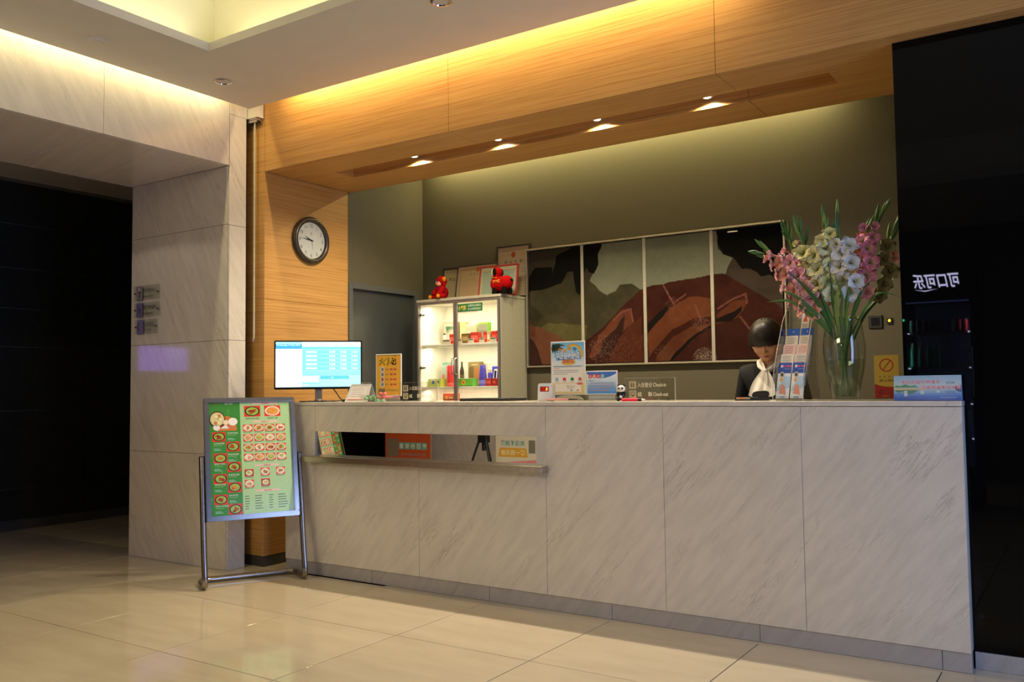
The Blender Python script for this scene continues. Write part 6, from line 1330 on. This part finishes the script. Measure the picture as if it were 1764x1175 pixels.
# jacket, trousers, shoes, collar and bow
V_, E_, R2 = [], [], []
a0_ = jv((0, .06, .84), (.145, .115)); a1_ = jv((0, .055, 1.03), (.125, .105), a0_); a2_ = jv((0, .03, 1.19), (.145, .110), a1_); a3_ = jv((0, .018, 1.295), (.135, .095), a2_); jv((0, .028, 1.365), (.088, .070), a3_)
for s in (-1, 1):
    q0 = jv((s * .142, .022, 1.308), .070, a3_); q1 = jv((s * .192, .052, 1.08), .050, q0); jv((s * .125, -.155, 1.032), .037, q1)
jm = skin_mesh('jacket', V_, E_, R2, a0_, 2); cm_ = simple('jacket_cloth', (.012, .012, .014), .8, var=.2, scale=200, spec=.2)
jm.materials.clear(); jm.materials.append(cm_); obj('jacket', jm, None, pe)
V_, E_, R2 = [], [], []
a0_ = jv((0, .06, .90), (.135, .105))
for s in (-1, 1):
    q0 = jv((s * .082, .065, .80), .088, a0_); q1 = jv((s * .087, .05, .46), .066, q0); jv((s * .090, .075, .10), .052, q1)
tm_ = skin_mesh('trousers', V_, E_, R2, a0_, 2); tm_.materials.clear(); tm_.materials.append(cm_); obj('trousers', tm_, None, pe)
for s in (-1, 1): obj('shoe', MB().ball((s * .091, -.01, .036), (.042, .115, .035), 18, 10).box(s * .091 - .03, s * .091 + .03, .06, .10, 0, .03), M['black'], pe, smooth=60)
WHc = hx('efe9e2')
sc2 = MB()
for s in (-1, 1):   # shirt collar wings crossing at the throat
    sc2.add([(s * .060, .010, 1.400), (s * .066, -.020, 1.385), (s * .010, -.100, 1.318), (s * .004, -.096, 1.345), (s * .040, -.045, 1.405), (s * .052, .015, 1.415)], [(0, 1, 2, 3, 4, 5)] , 0, WHc)
    sc2.tube([(s * .058, .03, 1.385), (s * .062, -.01, 1.378), (s * .045, -.065, 1.355), (s * .008, -.098, 1.325)], [.014, .015, .014, .010], 10, col=WHc)
obj('collar', sc2, M['cloth'], pe, smooth=60, recalc=False)
bw = MB()
def drape(x0, x1, ztop, zbot, y0, flare, sgn):
    n1, n2 = 9, 9; vv = []
    for i in range(n1):
        s = i / (n1 - 1)
        for j in range(n2):
            t_ = j / (n2 - 1); wd_ = .014 + flare * math.sin(min(1, s * 1.15) * PI * .62)
            xx = (x0 + (x1 - x0) * s) + (t_ - .5) * 2 * wd_; fold = .007 * math.sin(t_ * 9 + sgn) * s
            vv.append((xx, y0 - .040 * s + fold, ztop + (zbot - ztop) * s - .014 * s * math.cos((t_ - .5) * 3)))
    f = [(i * n2 + j, i * n2 + j + 1, (i + 1) * n2 + j + 1, (i + 1) * n2 + j) for i in range(n1 - 1) for j in range(n2 - 1)]
    bw.add(vv, f, 0, WHc)
drape(-.006, -.046, 1.330, 1.185, -.116, .032, 0.); drape(.004, .030, 1.330, 1.190, -.112, .026, 1.5)
bw.ball((0, -.108, 1.325), (.017, .013, .014), 14, 10, col=WHc)
obj('bow', bw, M['cloth'], pe, smooth=70, recalc=False)

# ================================================================== THINGS BEHIND THE VIEWPOINT, seen in the mirror strip and the black glass
fx = -.805
fd = thing('drinks_fridge', 'tall glass door drinks fridge with glowing sign, mirrored in the black glass wall', 'fridge', (fx, -5.2, 0), (0, 0, PI))
FW = .64
fcab = MB().box(-FW / 2, -FW / 2 + .03, .0, .6, .05, 2.52).box(FW / 2 - .03, FW / 2, .0, .6, .05, 2.52).box(-FW / 2, FW / 2, .58, .6, .05, 2.52).box(-FW / 2, FW / 2, 0, .6, 2.08, 2.52).box(-FW / 2, FW / 2, 0, .6, 0, .35)
obj('cabinet_body', fcab, M['black'], fd, bevel=.004)
lit = simple('fridge_lining', (.18, .19, .25), .5, var=.05); obj('lining', MB().box(-FW / 2 + .032, FW / 2 - .032, .56, .575, .36, 2.07), lit, fd)
p = MB(); p.pr_rect(-.30, .30, 2.12, 2.50, -.001, K((40, 4, 6), .12)); p.text('可口可乐', 0, 2.27, -.002, .15, K((215, 215, 255), 46), wfit=.42, shear=.25, bold=.02)
p.pr_poly([(-.02, 2.19), (.10, 2.175), (.20, 2.188), (.10, 2.165)], -.002, K((215, 215, 255), 46)); printed('lit_header', p, M['screen'], fd)
p = MB(); p.pr_rect(-.29, .29, 2.050, 2.066, .01, K((150, 160, 255), 2.0)); p.pr_disc(.312, 1.887, .010, .012, -.001, K((60, 255, 190), 36), 12); printed('lamp_strip', p, M['screen'], fd)
obj('door_pane', MB().box(-FW / 2 + .035, FW / 2 - .035, -.002, .004, .37, 2.045), M['glass'], fd)
obj('door_handle', MB().cyl((-FW / 2 + .02, -.02, 1.1), (-FW / 2 + .02, -.02, 1.6), .012), M['chrome'], fd, smooth=40)
for z in (1.755, 1.40, 1.04, .70): obj('shelf', MB().box(-FW / 2 + .035, FW / 2 - .035, .03, .55, z - .012, z), M['steel'], fd)
for s in (-1, 1): area('fridge_side_lamp', (fx + s * .275, -5.225, 1.25), (-s * .55, -1, 0), 1.5, .02, 16, (.50, .58, 1), along=(0, 0, 1))
can0 = None; cc_ = [hx('1f5a34'), hx('2a1c1c'), hx('241820'), hx('1d2a20'), hx('28283a'), hx('2a3ab0'), hx('8a8a90'), hx('b01e24'), hx('b01e24'), hx('a01a22')]
for k in range(9):
    x = fx - .245 + k * .061; t = thing('drink_can', 'drink can number %s from the sign end of the top fridge shelf' % ('one', 'two', 'three', 'four', 'five', 'six', 'seven', 'eight', 'nine')[k], 'can', (x, -5.27, 1.7555), group='cans on the top fridge shelf'); t['label'] = '%s drink can from the green pilot lamp on the top fridge shelf' % ('first', 'second', 'third', 'fourth', 'fifth', 'sixth', 'seventh', 'eighth', 'ninth')[k]
    obj('body', MB().lathe([(.024, 0), (.0285, .006), (.0285, .106), (.024, .118), (.0001, .118)], 18, col=cc_[k]), M['gloss_print'], t, smooth=40); obj('lid', MB().lathe([(.024, .1182), (.025, .121), (.022, .121), (.021, .1192), (.0001, .1192)], 18), M['steel'], t, smooth=40)
for (z, n_) in ((1.4005, 4), (1.0405, 4)):
    for k in range(n_):
        t = thing('drink_bottle', '%s green bottle from the fridge wall on the shelf %s' % (('first', 'second', 'third', 'fourth')[k], 'right below the cans' if z > 1.2 else 'two below the cans'), 'bottle', (fx - .245 + k * .075, -5.27, z), group='green bottles in the fridge')
        obj('body', MB().lathe([(.026, 0), (.031, .006), (.030, .07), (.027, .10), (.031, .13), (.030, .17), (.014, .215), (.013, .232)], 18, col=hx('1f7a48')), M['gloss_print'], t, smooth=40); obj('cap', MB().lathe([(.015, .232), (.015, .250), (.0001, .251)], 14, col=hx('8a9a3a')), M['gloss_print'], t, smooth=40)
# roll-up posters in the lobby, facing the counter
def lobby_poster(label, x0, x1, y, draw):
    t = thing('roll_up_poster', label, 'poster', ((x0 + x1) / 2, y, 0), (0, 0, PI), 'roll up posters reflected in the mirror strip'); w_ = x1 - x0
    obj('base', MB().box(-w_ / 2, w_ / 2, -.08, .08, 0, .07), M['steel'], t, bevel=.006); obj('pole', MB().cyl((0, .03, .07), (0, .03, 1.25), .008), M['chrome'], t, smooth=40); obj('top_rail', MB().box(-w_ / 2, w_ / 2, -.012, .036, 1.25, 1.275), M['steel'], t)
    obj('banner', MB().box(-w_ / 2, w_ / 2, -.002, .002, .07, 1.25, col=hx('d8d0c8')), M['print'], t); p = MB(); draw(p, w_); printed('print', p, M['print'], t)
def d_or(p, w_):
    p.pr_rect(-w_ / 2, w_ / 2, .07, 1.25, -.0024, hx('c8582a'))
    for k, ch_ in enumerate('每日抽惊喜'): p.pr_rect(-w_ * .42 + k * w_ * .125 - 0, -w_ * .42 + k * w_ * .125 + w_ * .11, .635, .705, -.003, hx('6fb8b0')); p.text(ch_, -w_ * .365 + k * w_ * .125, .67, -.0035, .05, hx('e8f0e8'), bold=.02)
    p.text('关注就送好礼', -w_ * .12, .585, -.003, .032, hx('8a9ab0'), wfit=w_ * .56); p.pr_rect(w_ * .20, w_ * .46, .56, .74, -.003, hx('8a7a6a')); p.text('大转盘', 0, 1.0, -.003, .14, hx('f0d060'), wfit=w_ * .8)
lobby_poster('orange roll up poster with teal characters seen in the mirror strip', -5.66, -5.06, -2.6, d_or)
def d_wh(p, w_):
    p.pr_rect(-w_ / 2, w_ / 2, .07, 1.25, -.0024, hx('d8d4cc')); p.text('关注不迷路', w_ * .08, .73, -.003, .05, hx('3f9aa8'), wfit=w_ * .62, bold=.02); p.pr_poly([(-w_ * .3, .60), (w_ * .44, .60), (w_ * .40, .685), (-w_ * .26, .685)], -.0028, hx('d8a838')); p.text('满一百元送', w_ * .07, .642, -.003, .05, hx('f0e8d0'), wfit=w_ * .6, bold=.02); p.pr_poly([(-w_ / 2, .48), (w_ / 2, .50), (w_ / 2, .54), (-w_ / 2, .58)], -.0027, hx('d88a9a')); p.pr_rect(-w_ * .48, -w_ * .32, .64, .76, -.003, hx('7a7a74'))
lobby_poster('white roll up poster with a yellow band seen in the mirror strip', -4.27, -3.82, -2.6, d_wh)
t = thing('camera_tripod', 'black tripod standing between the two roll up posters in the mirror strip', 'tripod', (-4.66, -2.95, 0))
obj('centre_post', MB().cyl((0, 0, .62), (0, 0, 1.0), .022).box(-.05, .05, -.04, .04, .70, .84), M['black'], t, bevel=.003)
for k in range(3): a = .5 + k * 2.094; obj('leg', MB().cyl((.02 * math.cos(a), .02 * math.sin(a), .80), (.30 * math.cos(a), .30 * math.sin(a), .0), .013, .010), M['black'], t, smooth=40)
